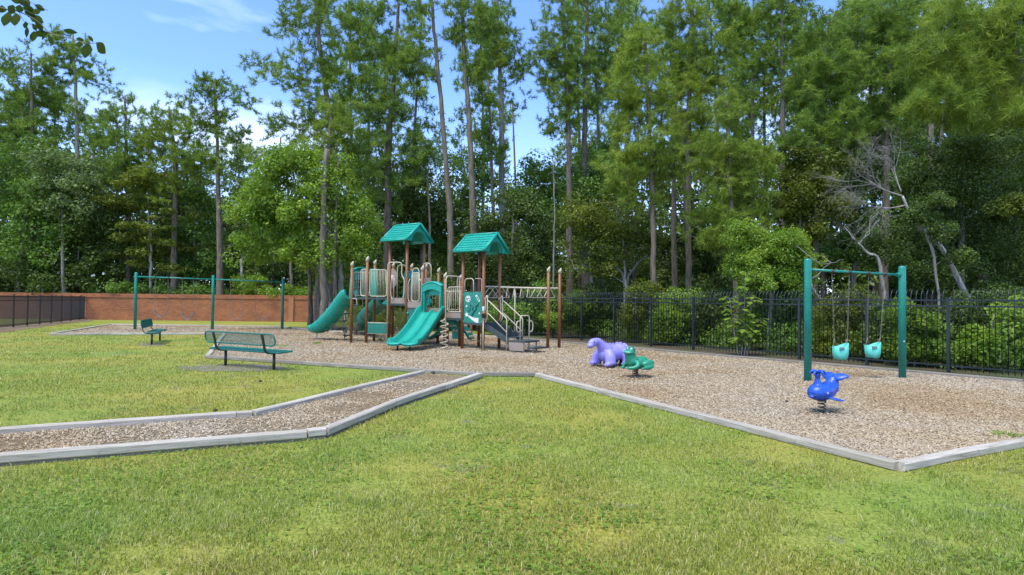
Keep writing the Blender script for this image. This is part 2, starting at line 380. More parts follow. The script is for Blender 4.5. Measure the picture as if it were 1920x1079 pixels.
M['needle'] = leaf_mat('pine_needles', (0.0614, 0.1227, 0.0201), (0.1546, 0.2466, 0.033), (0.3186, 0.4106, 0.0614), 0.3, 0.55)
M['needle_y'] = leaf_mat('pine_needles_bright', (0.084, 0.14, 0.0179), (0.196, 0.28, 0.0336), (0.373, 0.4301, 0.0661), 0.3, 0.55)
M['leaf'] = leaf_mat('broad_leaves', (0.0472, 0.1109, 0.0212), (0.118, 0.2136, 0.0342), (0.236, 0.3528, 0.0602), 0.35, 0.6)
M['leaf_br'] = leaf_mat('bright_leaves', (0.0874, 0.1667, 0.0172), (0.1748, 0.2829, 0.0322), (0.3358, 0.437, 0.0586), 0.4, 0.7)
M['leaf_dk'] = leaf_mat('dark_leaves', (0.034, 0.066, 0.012), (0.074, 0.122, 0.019), (0.13, 0.185, 0.034), 0.25, 0.6)
M['leaf_ol'] = leaf_mat('olive_leaves', (0.055, 0.085, 0.01), (0.125, 0.16, 0.018), (0.23, 0.26, 0.035), 0.35, 0.7)
M['leaf_grey'] = leaf_mat('greyish_leaves', (0.070, 0.118, 0.043), (0.149, 0.211, 0.070), (0.265, 0.336, 0.133), 0.35, 0.6)
M['frond'] = leaf_mat('palm_frond', (0.05, 0.085, 0.015), (0.12, 0.16, 0.035), (0.25, 0.27, 0.10), 0.3, 1.5)
M['petal'] = plastic('white_petal', (0.75, 0.75, 0.68), 0.6, 0.05)

# ================================================================== GROUND
def sheet(name, pts, z, mat, kind='structure'):
    mb = MB(); mb.poly([Vector((p[0], p[1], z)) for p in pts]); o = mb.build(name, mat); tag(o, kind=kind)
    for p in o.data.polygons:
        if p.normal.z < 0: p.flip()
    return o
TZ = 0.088
def T(px, py): return G(px, py, TZ)
E1 = [T(95, 625), T(207, 607.5)]
E2 = [T(207, 607.5), T(530, 611.5), T(608, 620), T(760, 623.5), T(872, 626), T(985, 634)]
E3 = [T(985, 634), T(1341, 664), T(1500, 677), T(1700, 693.5), T(1920, 711.5)]
E3.append(E3[-1]+(E3[-1]-E3[-2])*1.2)
E4 = [T(95, 625), T(422, 624)]
E5 = [T(422, 624), T(388, 666)]
E6 = [T(388, 666), T(570, 678), T(793, 692), T(901, 698), T(1006, 699)]
E7 = [T(1006, 699), T(1300, 771.5), T(1686, 866)]
E8 = [T(1686, 866), T(1920, 822)]; E8.append(E8[-1]+(E8[-1]-E8[-2])*1.5)
PA = [T(793, 695), T(640, 730), T(473, 770), T(443, 772), T(0, 802)]; PA.append(PA[-1]+(PA[-1]-PA[-2])*0.7)
TZB = 0.118
PB = [G(900, 699, TZB), G(735, 752, TZB), G(608, 802, TZB), G(575, 806, TZB), G(0, 850, TZB)]; PB.append(PB[-1]+(PB[-1]-PB[-2])*0.7)
VERGE = [tuple(p[:2]) for p in E3]
BED = [tuple(p[:2]) for p in (E4[::-1][:1] + [E1[0]] + [E1[1]] + E2[1:] + E3[1:] + E8[::-1][:-1] + [E7[2], E7[1], E7[0]] + E6[::-1][1:])]
PATH = [tuple(p[:2]) for p in (PA + PB[::-1])]
sheet('lawn', [(-400, -60), (400, -60), (400, 600), (-400, 600)], 0.0, M['lawn'])
sheet('mulch_bed', BED, 0.024, M['mulch'])
sheet('mulch_path', PATH, 0.018, M['mulch_dk'])
# fence line on the right
fd = Vector((-836/1150.0, 1, 0)).normalized(); F5 = G(1498.7, 675)
def FP(n): return F5 + fd*(1.83*(5-n))
FO = Vector((fd.y, -fd.x, 0))   # away from the playground
if FO.x < 0: FO = -FO
fl = [FP(14), FP(-9)]
EDGE_END = FP(-9)
sheet('forest_floor', [(p.x, p.y) for p in (FP(20)+FO*0.02, FP(-9)+FO*0.02, Vector((-9.5, 41.9, 0)), Vector((-60, 42.4, 0)), Vector((-150, 42.4, 0)), Vector((-150, 300, 0)), Vector((250, 300, 0)), Vector((250, -20, 0)))], 0.012, M['litter'])
STRIP = [tuple(G(*p)[:2]) for p in ((-40, 634), (0, 625), (60, 616.5), (120, 608), (170, 603), (176, 600), (150, 598.5), (60, 607), (0, 613), (-40, 618))]
sheet('mulch_strip', STRIP, 0.012, M['mulch_dk'])
VERGE += [tuple(FP(12)[:2]), tuple(FP(9)[:2]), tuple(FP(5)[:2]), tuple(FP(0)[:2]), tuple(FP(-4)[:2])]
VERGE = VERGE[:len(E3)]+[tuple((FP(t)+FO*0.3)[:2]) for t in (14, 10, 5, 0, -4)]
sheet('fence_verge', VERGE, 0.008, M['litter'])
def ragged(cx, cy, rx, ry, n=22, seed=0):
    """an irregular worn patch, outline given round a ground pixel"""
    r = random.Random(seed); c = G(cx, cy); ex = G(cx+rx, cy)-c; ey = G(cx, cy-ry)-c
    return [tuple((c+ex*(math.cos(a)*(0.75+0.45*r.random()))+ey*(math.sin(a)*(0.7+0.5*r.random())))[:2]) for a in [2*math.pi*k/n for k in range(n)]]
def soil_material():
    m, nt, p, o = mat_new('bare_soil'); P = wpos(nt); f = noise(nt, 30, 5, 0.7, vec=P); b = noise(nt, 3, 4, 0.6, vec=P)
    c = ramp(nt, f, [(0.3, (0.10, 0.08, 0.055)), (0.7, (0.27, 0.235, 0.175))]); c = mixc(nt, ramp(nt, b, [(0.45, (0, 0, 0)), (0.65, (0.6, 0.6, 0.6))]), c, (0.16, 0.15, 0.06))
    nt.links.new(c, p.inputs['Base Color']); p.inputs['Roughness'].default_value = 0.95; bump(nt, p, f, 0.6, 0.02); return m
M['soil'] = soil_material()
M['hollow'] = mulch_material('worn_mulch', 0.8, (1.0, 0.86, 0.66))
SOIL = [ragged(440, 690, 100, 7, seed=1, n=40), ragged(283, 646, 24, 3, seed=2, n=30)]
for i, s in enumerate(SOIL):
    sheet('bare_soil', s, 0.006+0.0004*i, M['soil'])
HOLLOW = [ragged(1541, 777, 48, 9, seed=21), ragged(1191, 711, 40, 6, seed=22), ragged(1140, 690, 42, 4, seed=23), ragged(1576, 705, 50, 5, seed=24), ragged(1637, 705, 44, 5, seed=25), ragged(750, 657, 50, 4, seed=26)]
for i, s in enumerate(HOLLOW):
    sheet('worn_hollow', s, 0.027+0.0006*i, M['hollow'])

def timber_run(name, label, pts, seed, tiers=1, top=TZ, group='timber edging round the mulch'):
    root = empty(name, (pts[0].x, pts[0].y, 0)); tag(root, label, 'edging', group); r = random.Random(seed)
    for a, b in zip(pts[:-1], pts[1:]):
        L = (b-a).length; n = max(1, round(L/2.44)); d = (b-a)/n
        for k in range(n):
            p, q = a+d*k, a+d*(k+1)
            for t in range(tiers):
                l = (q-p).length-0.006; z = top-0.045-t*0.088
                wdt = 0.115+0.01*r.random()-(0.012 if t else 0)
                mb = MB(); segs = 6; pr = [(-1, -0.7), (-0.8, -1), (0.8, -1), (1, -0.7), (1, 0.7), (0.8, 1), (-0.8, 1), (-1, 0.7)]
                fr = []
                bow = (r.random()-0.5)*0.03
                for s in range(segs+1):
                    u = s/segs; fr.append((Vector(((u-0.5)*l, bow*math.sin(math.pi*u)+(r.random()-0.5)*0.003, (r.random()-0.5)*0.003)), Vector((0, 1, 0)), Vector((0, 0, 1))))
                mb.sweep(fr, [(x*wdt/2, y*0.043) for x, y in pr])
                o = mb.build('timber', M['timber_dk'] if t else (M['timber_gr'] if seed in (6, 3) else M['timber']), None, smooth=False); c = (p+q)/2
                o.location = (c.x-root.location.x+(r.random()-0.5)*0.012, c.y-root.location.y+(r.random()-0.5)*0.012, z+(r.random()-0.5)*0.008)
                o.rotation_euler = (0, (r.random()-0.5)*0.004, math.atan2(d.y, d.x)); o.parent = root
    return root
timber_run('timber_edging', 'short far left timber edge of the swing mulch, slanting back across the lawn', E1, 1)
timber_run('timber_edging', 'long pale timber edge at the back of the mulch before the brick wall', E2, 2)
timber_run('timber_edging', 'grey timber edge running along the foot of the black iron fence', E3, 3)
timber_run('timber_edging', 'thin timber edge in front of the big swing set, behind the side-on bench', E4, 4)
timber_run('timber_edging', 'wide whitish timber edge slanting behind the mesh back of the bench', E5, 5)
timber_run('timber_edging', 'dark low timber edge between slide mulch and lawn, crossing the top of the path', E6, 6)
timber_run('timber_edging', 'long diagonal timber edge from centre to the near right corner of the mulch', E7, 7)
timber_run('timber_edging', 'near right timber edge leaving the pointed corner toward the right', E8, 8)
timber_run('timber_edging', 'farther timber edge of the mulch footpath on the left lawn', PA, 9)
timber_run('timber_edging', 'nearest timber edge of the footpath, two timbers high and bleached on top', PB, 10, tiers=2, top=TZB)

# ---- grass, chips
def vnoise(X, Y, sc, seed):
    r = np.random.default_rng(seed); g = r.random((64, 64)); x = X*sc; y = Y*sc; xi = np.floor(x).astype(int); yi = np.floor(y).astype(int)
    fx = x-xi; fy = y-yi; fx = fx*fx*(3-2*fx); fy = fy*fy*(3-2*fy); a = g[xi % 64, yi % 64]; b = g[(xi+1) % 64, yi % 64]; c = g[xi % 64, (yi+1) % 64]; d = g[(xi+1) % 64, (yi+1) % 64]
    return (a*(1-fx)+b*fx)*(1-fy)+(c*(1-fx)+d*fx)*fy
def wedge(n, y0, y1, power):
    u = rng.random(n); e = 1-power
    Y = ((y0**(e+1))+(y1**(e+1)-y0**(e+1))*u)**(1/(e+1)) if abs(e+1) > 1e-6 else y0*(y1/y0)**u
    X = (rng.random(n)*2-1)*(0.87*Y+2.0); return X, Y
def seg_clear(X, Y, runs, dist):
    ok = np.ones(len(X), bool)
    for r_ in runs:
        for a, b in zip(r_[:-1], r_[1:]):
            dx, dy = b.x-a.x, b.y-a.y; L2 = dx*dx+dy*dy; t = np.clip(((X-a.x)*dx+(Y-a.y)*dy)/L2, 0, 1)
            ok &= ((X-a.x-t*dx)**2+(Y-a.y-t*dy)**2) > dist*dist
    return ok
RUNS = [E1, E2, E3, E4, E5, E6, E7, E8, PA, PB]
def grass():
    X, Y = wedge(600000, 3.0, 34.0, 2.35)
    ok = ~pip(BED, X, Y) & ~pip(PATH, X, Y) & seg_clear(X, Y, RUNS, 0.065)
    for s in SOIL: ok &= ~(pip(s, X, Y) & (rng.random(len(X)) < 0.5))
    ok &= ~pip(STRIP, X, Y)
    fx = (X-F5.x)*FO.x+(Y-F5.y)*FO.y; ok &= (fx < -0.05) & ~pip(VERGE, X, Y)
    dn = 0.5*vnoise(X, Y, 1.4, 1)+0.3*vnoise(X, Y, 4.1, 2)+0.2*vnoise(X, Y, 9.0, 3)
    ok &= rng.random(len(X)) < np.clip((dn-0.28)*4.5, 0.07, 1)
    X, Y, dn = X[ok], Y[ok], dn[ok]; n = len(X)
    far = np.clip(Y/7, 0.75, 4.0); tall = vnoise(X, Y, 2.3, 5)
    h = (0.018+0.026*rng.random(n)**1.6+0.03*(rng.random(n) < 0.02))*(0.65+0.75*tall)*(1+0.10*far); wd = (0.0034+0.0040*rng.random(n))*far**0.9
    az = rng.random(n)*2*np.pi; fa = rng.random(n)*2*np.pi; lean = 0.25+1.0*rng.random(n)
    bx, by = np.cos(fa)*wd/2, np.sin(fa)*wd/2; lx, ly = np.cos(az), np.sin(az)
    B = np.stack([X, Y, np.full(n, 0.0)], 1)
    m1 = B+np.stack([lx*h*lean*0.35, ly*h*lean*0.35, h*0.62], 1); tip = B+np.stack([lx*h*lean, ly*h*lean, h*(1.0-0.28*lean+0.05)], 1)
    s = np.stack([bx, by, np.zeros(n)], 1)
    V = np.stack([B-s, B+s, m1+s*0.8, m1-s*0.8, tip], 1).reshape(-1, 3); b = np.arange(n)[:, None]*5
    F = np.concatenate([b+np.array([[0, 1, 2]]), b+np.array([[0, 2, 3]]), b+np.array([[3, 2, 4]])], 0)
    o = np_mesh('grass', V, F, M['grass']); tag(o, 'short yellow green grass blades covering the lawn', 'grass', kind='stuff')
    # little round weed leaves among the blades
    X, Y = wedge(60000, 3.0, 14.0, 2.2); dn = vnoise(X, Y, 0.9, 9)*0.6+vnoise(X, Y, 3.1, 10)*0.4
    ok = ~pip(BED, X, Y) & ~pip(PATH, X, Y) & seg_clear(X, Y, RUNS, 0.07) & (rng.random(len(X)) < np.clip((dn-0.40)*4, 0.05, 1)); X, Y = X[ok], Y[ok]; n = len(X)
    r = 0.006+0.011*rng.random(n); z = 0.012+0.022*rng.random(n); a0 = rng.random(n)*6.28; tx, ty = (rng.random(n)-0.5)*0.9, (rng.random(n)-0.5)*0.9
    Vs = []
    for k in range(6):
        a = a0+k*np.pi/3; cx_, cy_ = np.cos(a)*r, np.sin(a)*r; Vs.append(np.stack([X+cx_, Y+cy_, z+cx_*tx+cy_*ty], 1))
    V = np.stack(Vs, 1).reshape(-1, 3); F = np.arange(n)[:, None]*6+np.arange(6)[None]
    o = np_mesh('clover', V, F, M['leaf_br']); tag(o, 'small round clover and weed leaves among the grass', 'clover', kind='stuff')
grass()
def chips():
    X, Y = wedge(520000, 5.0, 40.0, 2.0)
    a = pip(BED, X, Y); b = pip(PATH, X, Y) & (rng.random(len(X)) < np.clip((vnoise(X, Y, 1.7, 33)-0.25)*1.6, 0.08, 0.9))
    sc = (rng.random(len(X)) < 0.0)
    ok = (a | b | sc) & seg_clear(X, Y, RUNS, 0.075)
    for s in HOLLOW: ok &= ~(pip(s, X, Y) & (rng.random(len(X)) < 0.6))
    ok &= True; X, Y = X[ok], Y[ok]; n = len(X); inb = pip(BED, X, Y)
    sz = 1+np.clip((Y-9)/14, 0, 1.2); L = (0.007+0.018*rng.random(n)**1.7)*sz; wd = (0.003+0.0045*rng.random(n))*sz; az = rng.random(n)*np.pi; tl = (rng.random(n)-0.5)*0.9; rl = (rng.random(n)-0.5)*0.8
    und = 0.018*vnoise(X, Y, 1.1, 20)+0.010*vnoise(X, Y, 3.0, 21)
    z = np.where(inb, 0.028, 0.022)+0.006*rng.random(n)+np.abs(tl)*L*0.5+und*0.5
    d = np.stack([np.cos(az)*L, np.sin(az)*L, tl*L], 1); s = np.stack([-np.sin(az)*wd, np.cos(az)*wd, rl*wd], 1); c = np.stack([X, Y, z], 1)
    up = np.array([[0, 0, 0.006]])
    V = np.stack([c-d-s*0.6, c+d-s, c+d*0.8+s, c-d*0.9+s*0.8, c-d-s*0.6-up, c+d-s-up, c+d*0.8+s-up, c-d*0.9+s*0.8-up], 1).reshape(-1, 3); b8 = np.arange(n)[:, None]*8
    F = np.concatenate([b8+np.array([[0, 1, 2, 3]]), b8+np.array([[0, 4, 5, 1]]), b8+np.array([[1, 5, 6, 2]]), b8+np.array([[2, 6, 7, 3]]), b8+np.array([[3, 7, 4, 0]])], 0)
    o = np_mesh('wood_chips', V, F, M['chip']); tag(o, 'loose tan wood chips strewn over the play area and path', 'mulch', kind='stuff')
chips()
def tuft(px, py, n, spread, hgt, label, mat='leaf_br', name='weed_tuft', group='weeds in the mulch'):
    c = G(px, py, 0.02); r = np.random.default_rng(int(px+py)); a = r.random(n)*6.28; q = np.sqrt(r.random(n))*spread
    B = np.stack([c.x+np.cos(a)*q, c.y+np.sin(a)*q, np.full(n, 0.02)], 1); az = r.random(n)*6.28; h = hgt*(0.4+0.6*r.random(n)); fa = r.random(n)*6.28; wd = 0.007
    tip = B+np.stack([np.cos(az)*h*0.9, np.sin(az)*h*0.9, h*0.8], 1); s = np.stack([np.cos(fa)*wd, np.sin(fa)*wd, 0*fa], 1); md = (B+tip)/2+np.array([[0, 0, 0.012]])
    V = np.stack([B-s, B+s, md+s, md-s, tip], 1).reshape(-1, 3); b = np.arange(n)[:, None]*5
    F = np.concatenate([b+np.array([[0, 1, 2]]), b+np.array([[0, 2, 3]]), b+np.array([[3, 2, 4]])], 0)
    tag(np_mesh(name, V, F, M[mat]), label, 'weed', group)
tuft(1885, 818, 90, 0.16, 0.08, 'low green weed tuft in the mulch near the right corner edging')
tuft(594, 645, 160, 0.14, 0.10, 'small grass tuft in the mulch below the left slide end')
tuft(528, 650, 60, 0.25, 0.12, 'small weed tuft in the mulch just right of the mesh bench back')
tuft(712, 640, 40, 0.15, 0.25, 'thin seedling in the mulch in front of the low bench panel')
tuft(608, 811, 50, 0.08, 0.10, 'weed sprouting at the bend of the two-high path timbers')
tuft(548, 616, 300, 0.25, 0.12, 'weed patch in the mulch beside the right post of the big swing set')
def rock(px, py, r, label, col, name='pine_cone', cat='pine cone'):
    c = G(px, py, 0.03); mb = MB(); V = []; Fc = []; rr = random.Random(int(px))
    for j in range(7):
        t = j/6; rad = r*math.sin(math.pi*(0.06+0.86*t))*(0.9+0.2*(j % 2))
        for k in range(9):
            a = 2*math.pi*k/9+j*0.35; q = rad*(0.8+0.4*rr.random()); V.append((c.x+(t-0.5)*r*2.2, c.y+math.cos(a)*q, c.z+r*0.5+math.sin(a)*q*0.8))
    for j in range(6):
        for k in range(9): Fc.append((j*9+k, j*9+(k+1) % 9, (j+1)*9+(k+1) % 9, (j+1)*9+k))
    Fc.append(tuple(range(9))); Fc.append(tuple(54+k for k in range(9))); mb.add(V, Fc)
    tag(mb.build(name, M[col]), label, cat, 'dark cones dropped on the ground')
rock(1475, 754, 0.026, 'dark pine cone on the mulch left of the blue whale rider', 'spring')
rock(812, 701, 0.045, 'dark pine cone lying at the top of the footpath', 'spring')
rock(488, 716, 0.028, 'black cone lying on the lawn in front of the near bench', 'black')
rock(1696, 771, 0.02, 'small dark cone on the mulch right of the whale rider', 'spring')
rock(404, 771, 0.03, 'brown cone beside the far footpath timber on the left lawn', 'rust')

# ================================================================== WALL AND FENCES
def brick_wall():
    Yw = 41.6; a = W(-260, 600, Yw); b = W(640, 600, Yw); x0, x1 = a.x, b.x; h = 1.52
    root = empty('brick_wall', ((x0+x1)/2, Yw, 0)); tag(root, 'low red brick boundary wall behind the swings at the left', 'wall')
    mb = MB(); mb.box(((x0+x1)/2, Yw, h/2), (x1-x0, 0.22, h)); mb.build('wall_body', M['brick'], root)
    mb = MB(); mb.box(((x0+x1)/2, Yw, h+0.035), (x1-x0, 0.32, 0.07)); mb.box(((x0+x1)/2, Yw, h+0.07+0.10), (x1-x0, 0.26, 0.20)); mb.build('coping', M['brick'], root)
    for px in (547, 150, -120):
        p = W(px, 600, Yw); mb = MB(); mb.box((p.x, Yw-0.13, (h+0.16)/2), (0.34, 0.12, h+0.16)); mb.build('pilaster', M['pil'], root)
M['pil'] = plastic('light_brick_pier', (0.36, 0.15, 0.065), 0.9, 0.2)
brick_wall()
def iron_fence():
    root = empty('iron_fence', tuple(FP(4))); tag(root, 'long black iron picket fence with bent tips along the right side woods', 'fence')
    H = 1.74; rz = math.atan2(fd.y, fd.x)
    for n in range(-9, 15):
        p = FP(n); mb = MB(); mb.box((p.x, p.y, 0.885), (0.065, 0.065, 1.77), rz); mb.box((p.x, p.y, 1.778), (0.08, 0.08, 0.016), rz); mb.build('post', M['fence'], root)
    for n in range(-9, 14):
        a, b = FP(n), FP(n+1); mb = MB(); c = (a+b)/2
        for z in (H-0.02, H-0.16, 0.17): mb.box((c.x, c.y, z), ((b-a).length-0.066, 0.036, 0.036), rz)
        K = 15; r = random.Random(n)
        for k in range(1, K+1):
            q = a+(b-a)*(k/(K+1)); q = q+Vector(((r.random()-0.5)*0.004,)*2+(0,)); cv = FO*1.0
            pts = [q+Vector((0, 0, 0.06)), q+Vector((0, 0, H)), q+Vector((0, 0, H+0.07))+cv*0.006, q+Vector((0, 0, H+0.14))+cv*0.03, q+Vector((0, 0, H+0.20))+cv*0.07, q+Vector((0, 0, H+0.235))+cv*0.115]
            mb.tube(pts, 0.0115, 4)
        mb.build('panel', M['fence'], root)
iron_fence()
def left_fence():
    bp = [G(x, y) for x, y in ((20.5, 614.7), (54, 609.6), (80.6, 606.5), (127, 603.2), (146, 600.9), (164, 599.2))]
    d = (bp[-1]-bp[0]).normalized(); a = bp[0]-d*5.0; b = bp[-1]; L = (b-a).length; n = round(L/1.83)
    root = empty('iron_fence', tuple(b)); tag(root, 'black flat-topped iron fence receding at the far left in front of the brick wall', 'fence')
    rz = math.atan2(d.y, d.x); H = 1.55
    P_ = [a+(b-a)*(k/n) for k in range(n+1)]
    for p in P_:
        mb = MB(); mb.box((p.x, p.y, 0.82), (0.07, 0.07, 1.64), rz); mb.build('post', M['fence'], root)
    for p, q in zip(P_[:-1], P_[1:]):
        mb = MB(); c = (p+q)/2
        for z in (H, H-0.2, 0.14): mb.box((c.x, c.y, z), ((q-p).length-0.07, 0.04, 0.04), rz)
        for k in range(1, 15):
            t = p+(q-p)*(k/15); mb.box((t.x, t.y, H/2+0.04), (0.024, 0.024, H-0.02), rz)
        mb.build('panel', M['fence'], root)
    t = (b-a).length
    q = b+Vector((0.9, 0.3, 0)); mb = MB()
    for z in (H, H-0.2, 0.14): mb.beam(b+Vector((0, 0, z)), q+Vector((0, 0, z)), 0.04, 0.04)
    for k in range(0, 9):
        s = b+(q-b)*(k/8); mb.beam(s+Vector((0, 0, 0.06)), s+Vector((0, 0, H+0.03)), 0.03, 0.03, Vector((0, 1, 0)))
    mb.build('end_panel', M['fence'], root)
left_fence()

# ================================================================== BENCHES
def bench(name, g1, g2, nrm, label):
    """g1, g2: feet of the two legs; nrm: direction from backrest to seat"""
    ax = (g2-g1).normalized(); nr = Vector(nrm).normalized(); nr = (nr-ax*nr.dot(ax)).normalized(); mid = (g1+g2)/2; Z = Vector((0, 0, 1))
    root = empty(name, tuple(mid)); tag(root, label, 'bench', 'green vinyl park benches'); HL = 1.16; hs = (g2-g1).length/2
    def P(a, b, z): return mid+ax*a+nr*b+Z*z
    # backrest plane: leans backward a little
    def BK(a, t): return P(a, -0.20-0.05*t, 0.56+0.25*t)
    rim = fillet([BK(-HL, 0), BK(HL, 0), BK(HL, 1), BK(-HL, 1)], 0.12, 6, closed=True)
    bk = MB().tube(rim, 0.017, 8, closed=True).build('backrest', M['bench_green'], root)
    def lattice(fn, u0, u1, step, r, corner):
        mb = MB()
        n = int((u1-u0)/step)
        for s in (1, -1):
            for k in range(-9, n+9):
                a0 = u0+k*step; pts = []
                for t in (0.0, 1.0):
                    pts.append((a0+(s*0.25*t if s > 0 else 0.25*(1-t)), t))
                (xa, ta), (xb, tb) = pts if pts[0][1] < pts[1][1] else pts[::-1]
                lo, hi = 0.0, 1.0
                def clipx(t): return xa+(xb-xa)*t
                # clip to rounded rectangle
                ts = [i/24 for i in range(25)]; ins = []
                for t in ts:
                    x = clipx(t); hgt = t*0.25; dx = max(0, abs(x)-(HL-corner)); dy = max(0, abs(hgt-0.125)-(0.125-corner)); ins.append(abs(x) <= HL and dx*dx+dy*dy <= corner*corner)
                if not any(ins): continue
                i0 = ins.index(True); i1 = len(ins)-1-ins[::-1].index(True)
                if i1 <= i0: continue
                mb.tube([fn(clipx(ts[i0]), ts[i0]), fn(clipx(ts[i1]), ts[i1])], r, 4, cap=False)
        return mb
    lattice(BK, -HL, HL, 0.042, 0.0042, 0.10).build('mesh', M['bench_green'], bk)
    # seat: expanded metal sheet with a rolled rim
    def ST(a, t): return P(a, -0.12+0.38*t, 0.405+0.012*t)
    rim = fillet([ST(-HL, 0), ST(HL, 0), ST(HL, 1), ST(-HL, 1)], 0.05, 4, closed=True)
    mb = MB().tube(rim, 0.022, 8, closed=True); st = mb.build('seat', M['bench_green'], root)
    mb = MB()
    for k in range(59):
        a = -HL+0.04+k*(2*HL-0.08)/58; mb.beam(ST(a, 0), ST(a, 1), 0.012, 0.008)
    for k in range(1, 13): mb.beam(ST(-HL, k/13), ST(HL, k/13), 0.012, 0.009)
    mb.build('mesh', M['bench_green'], st)
    for sg in (-1, 1):
        a = sg*hs
        pth = smoothpath([P(a, 0.26, 0.372), P(a, 0.05, 0.365), P(a, -0.10, 0.375), P(a, -0.185, 0.44), P(a, -0.225, 0.58), P(a, -0.278, 0.80)], 5)
        mb = MB(); fr = []
        for i, p in enumerate(pth):
            t = (pth[min(i+1, len(pth)-1)]-pth[max(i-1, 0)]).normalized(); fr.append((p, ax, t.cross(ax).normalized()))
        mb.sweep(fr, [(-0.03, -0.01), (0.03, -0.01), (0.03, 0.01), (-0.03, 0.01)]); mb.build('bracket', M['black'], root, smooth=False)
        lg = MB().tube([P(a, 0.06, -0.02), P(a, 0.06, 0.36)], 0.031, 12); lg.build('leg', M['black'], root)
    return root
bench('park_bench', G(418.5, 686.5), G(509.3, 694.7), (0.5, 0.87, 0), 'nearer green bench seen from behind with see-through mesh back')
bench('park_bench', G(280.5, 647), G(296, 640), (0.92, 0.4, 0), 'farther green bench seen end-on beside the left swing post')

# ================================================================== SWINGS
def big_swings():
    base = [G(253, 619.5), G(398, 619.5), G(529, 618.5)]; top = [(257, 511), (402.5, 516.5), (533, 522)]
    root = empty('swing_set', tuple(base[1])); tag(root, 'long three-post green swing set in front of the brick wall', 'swing set')
    tops = []
    for b, (tx, ty) in zip(base, top):
        z = Zt(tx, ty, b.y); mb = MB(); mb.lathe((b.x, b.y, 0), [(0.07, -0.05), (0.07, z-0.03), (0.062, z-0.01), (0.03, z)], 16); mb.build('post', M['teal_metal'], root); tops.append(Vector((b.x, b.y, z-0.20)))
    bays = []
    for a, b in zip(tops[:-1], tops[1:]):
        d = (b-a).normalized(); MB().tube([a+d*0.07, b-d*0.07], 0.032, 12).build('crossbar', M['teal_metal'], root); bays.append((a, b))
    hang = [(0, 0.245, 0.41), (0, 0.595, 0.745), (1, 0.24, 0.42), (1, 0.60, 0.78)]; labs = ['leftmost belt swing of the big set, chain slightly twisted', 'second belt swing from the left, just left of the middle post', 'belt swing just right of the middle post of the big set', 'rightmost belt swing, next to the right post of the big set']
    for (bi, t0, t1), lb in zip(hang, labs):
        a, b = bays[bi]; p, q = a.lerp(b, t0), a.lerp(b, t1); g = MB()
        seatz = [0.62, 0.53, 0.52, 0.50][labs.index(lb)]
        sw = empty('belt_swing', ((p.x+q.x)/2, (p.y+q.y)/2, seatz)); tag(sw, lb, 'swing', 'belt swings on the big swing set')
        for s in (p, q):
            c = MB(); zb = seatz+0.32; zt = s.z-0.06
            chain_links(c, Vector((s.x, s.y, zt)), Vector((s.x, s.y, zb)), 0.013, 0.06); c.build('chain', M['chain'], sw)
            h = MB(); h.tube([Vector((s.x, s.y, s.z+0.036)), Vector((s.x, s.y, s.z-0.07))], 0.02, 8); h.box((s.x, s.y, s.z+0.0), (0.05, 0.085, 0.085), math.atan2((b-a).y, (b-a).x)); h.build('hanger', M['rust'], root)
        d = (q-p); P0 = Vector((p.x, p.y, seatz+0.32)); Q0 = Vector((q.x, q.y, seatz+0.32)); fr = []; nn = 14; sidev = Vector((-d.y, d.x, 0)).normalized()
        for k in range(nn+1):
            t = k/nn; x = t*2-1; pt = P0.lerp(Q0, t); pt.z = seatz+0.32*abs(x)**2.2; tx = d/2; slope = 0.32*2.2*abs(x)**1.2*(1 if x > 0 else -1); tt = Vector((tx.x, tx.y, slope)).normalized(); fr.append((pt, sidev, tt.cross(sidev)))
        MB().sweep(fr, [(-0.065, -0.012), (0.065, -0.012), (0.065, 0.012), (-0.065, 0.012)]).build('seat', M['belt'], sw, smooth=False)
def chain_links(mb, a, b, r, pitch):
    """alternating flat links"""
    L = (b-a).length; n = max(2, int(L/pitch)); d = (b-a)/n; dn = d.normalized(); s = dn.cross(Vector((0.3, 1, 0.1))).normalized(); s2 = dn.cross(s)
    for k in range(n):
        c = a+d*(k+0.5); v = s if k % 2 else s2; h = d*0.62; ww = v*r
        pts = fillet([c-h-ww, c-h+ww, c+h+ww, c+h-ww], r*0.9, 2, closed=True); mb.tube(pts, r*0.33, 4, closed=True)
big_swings()
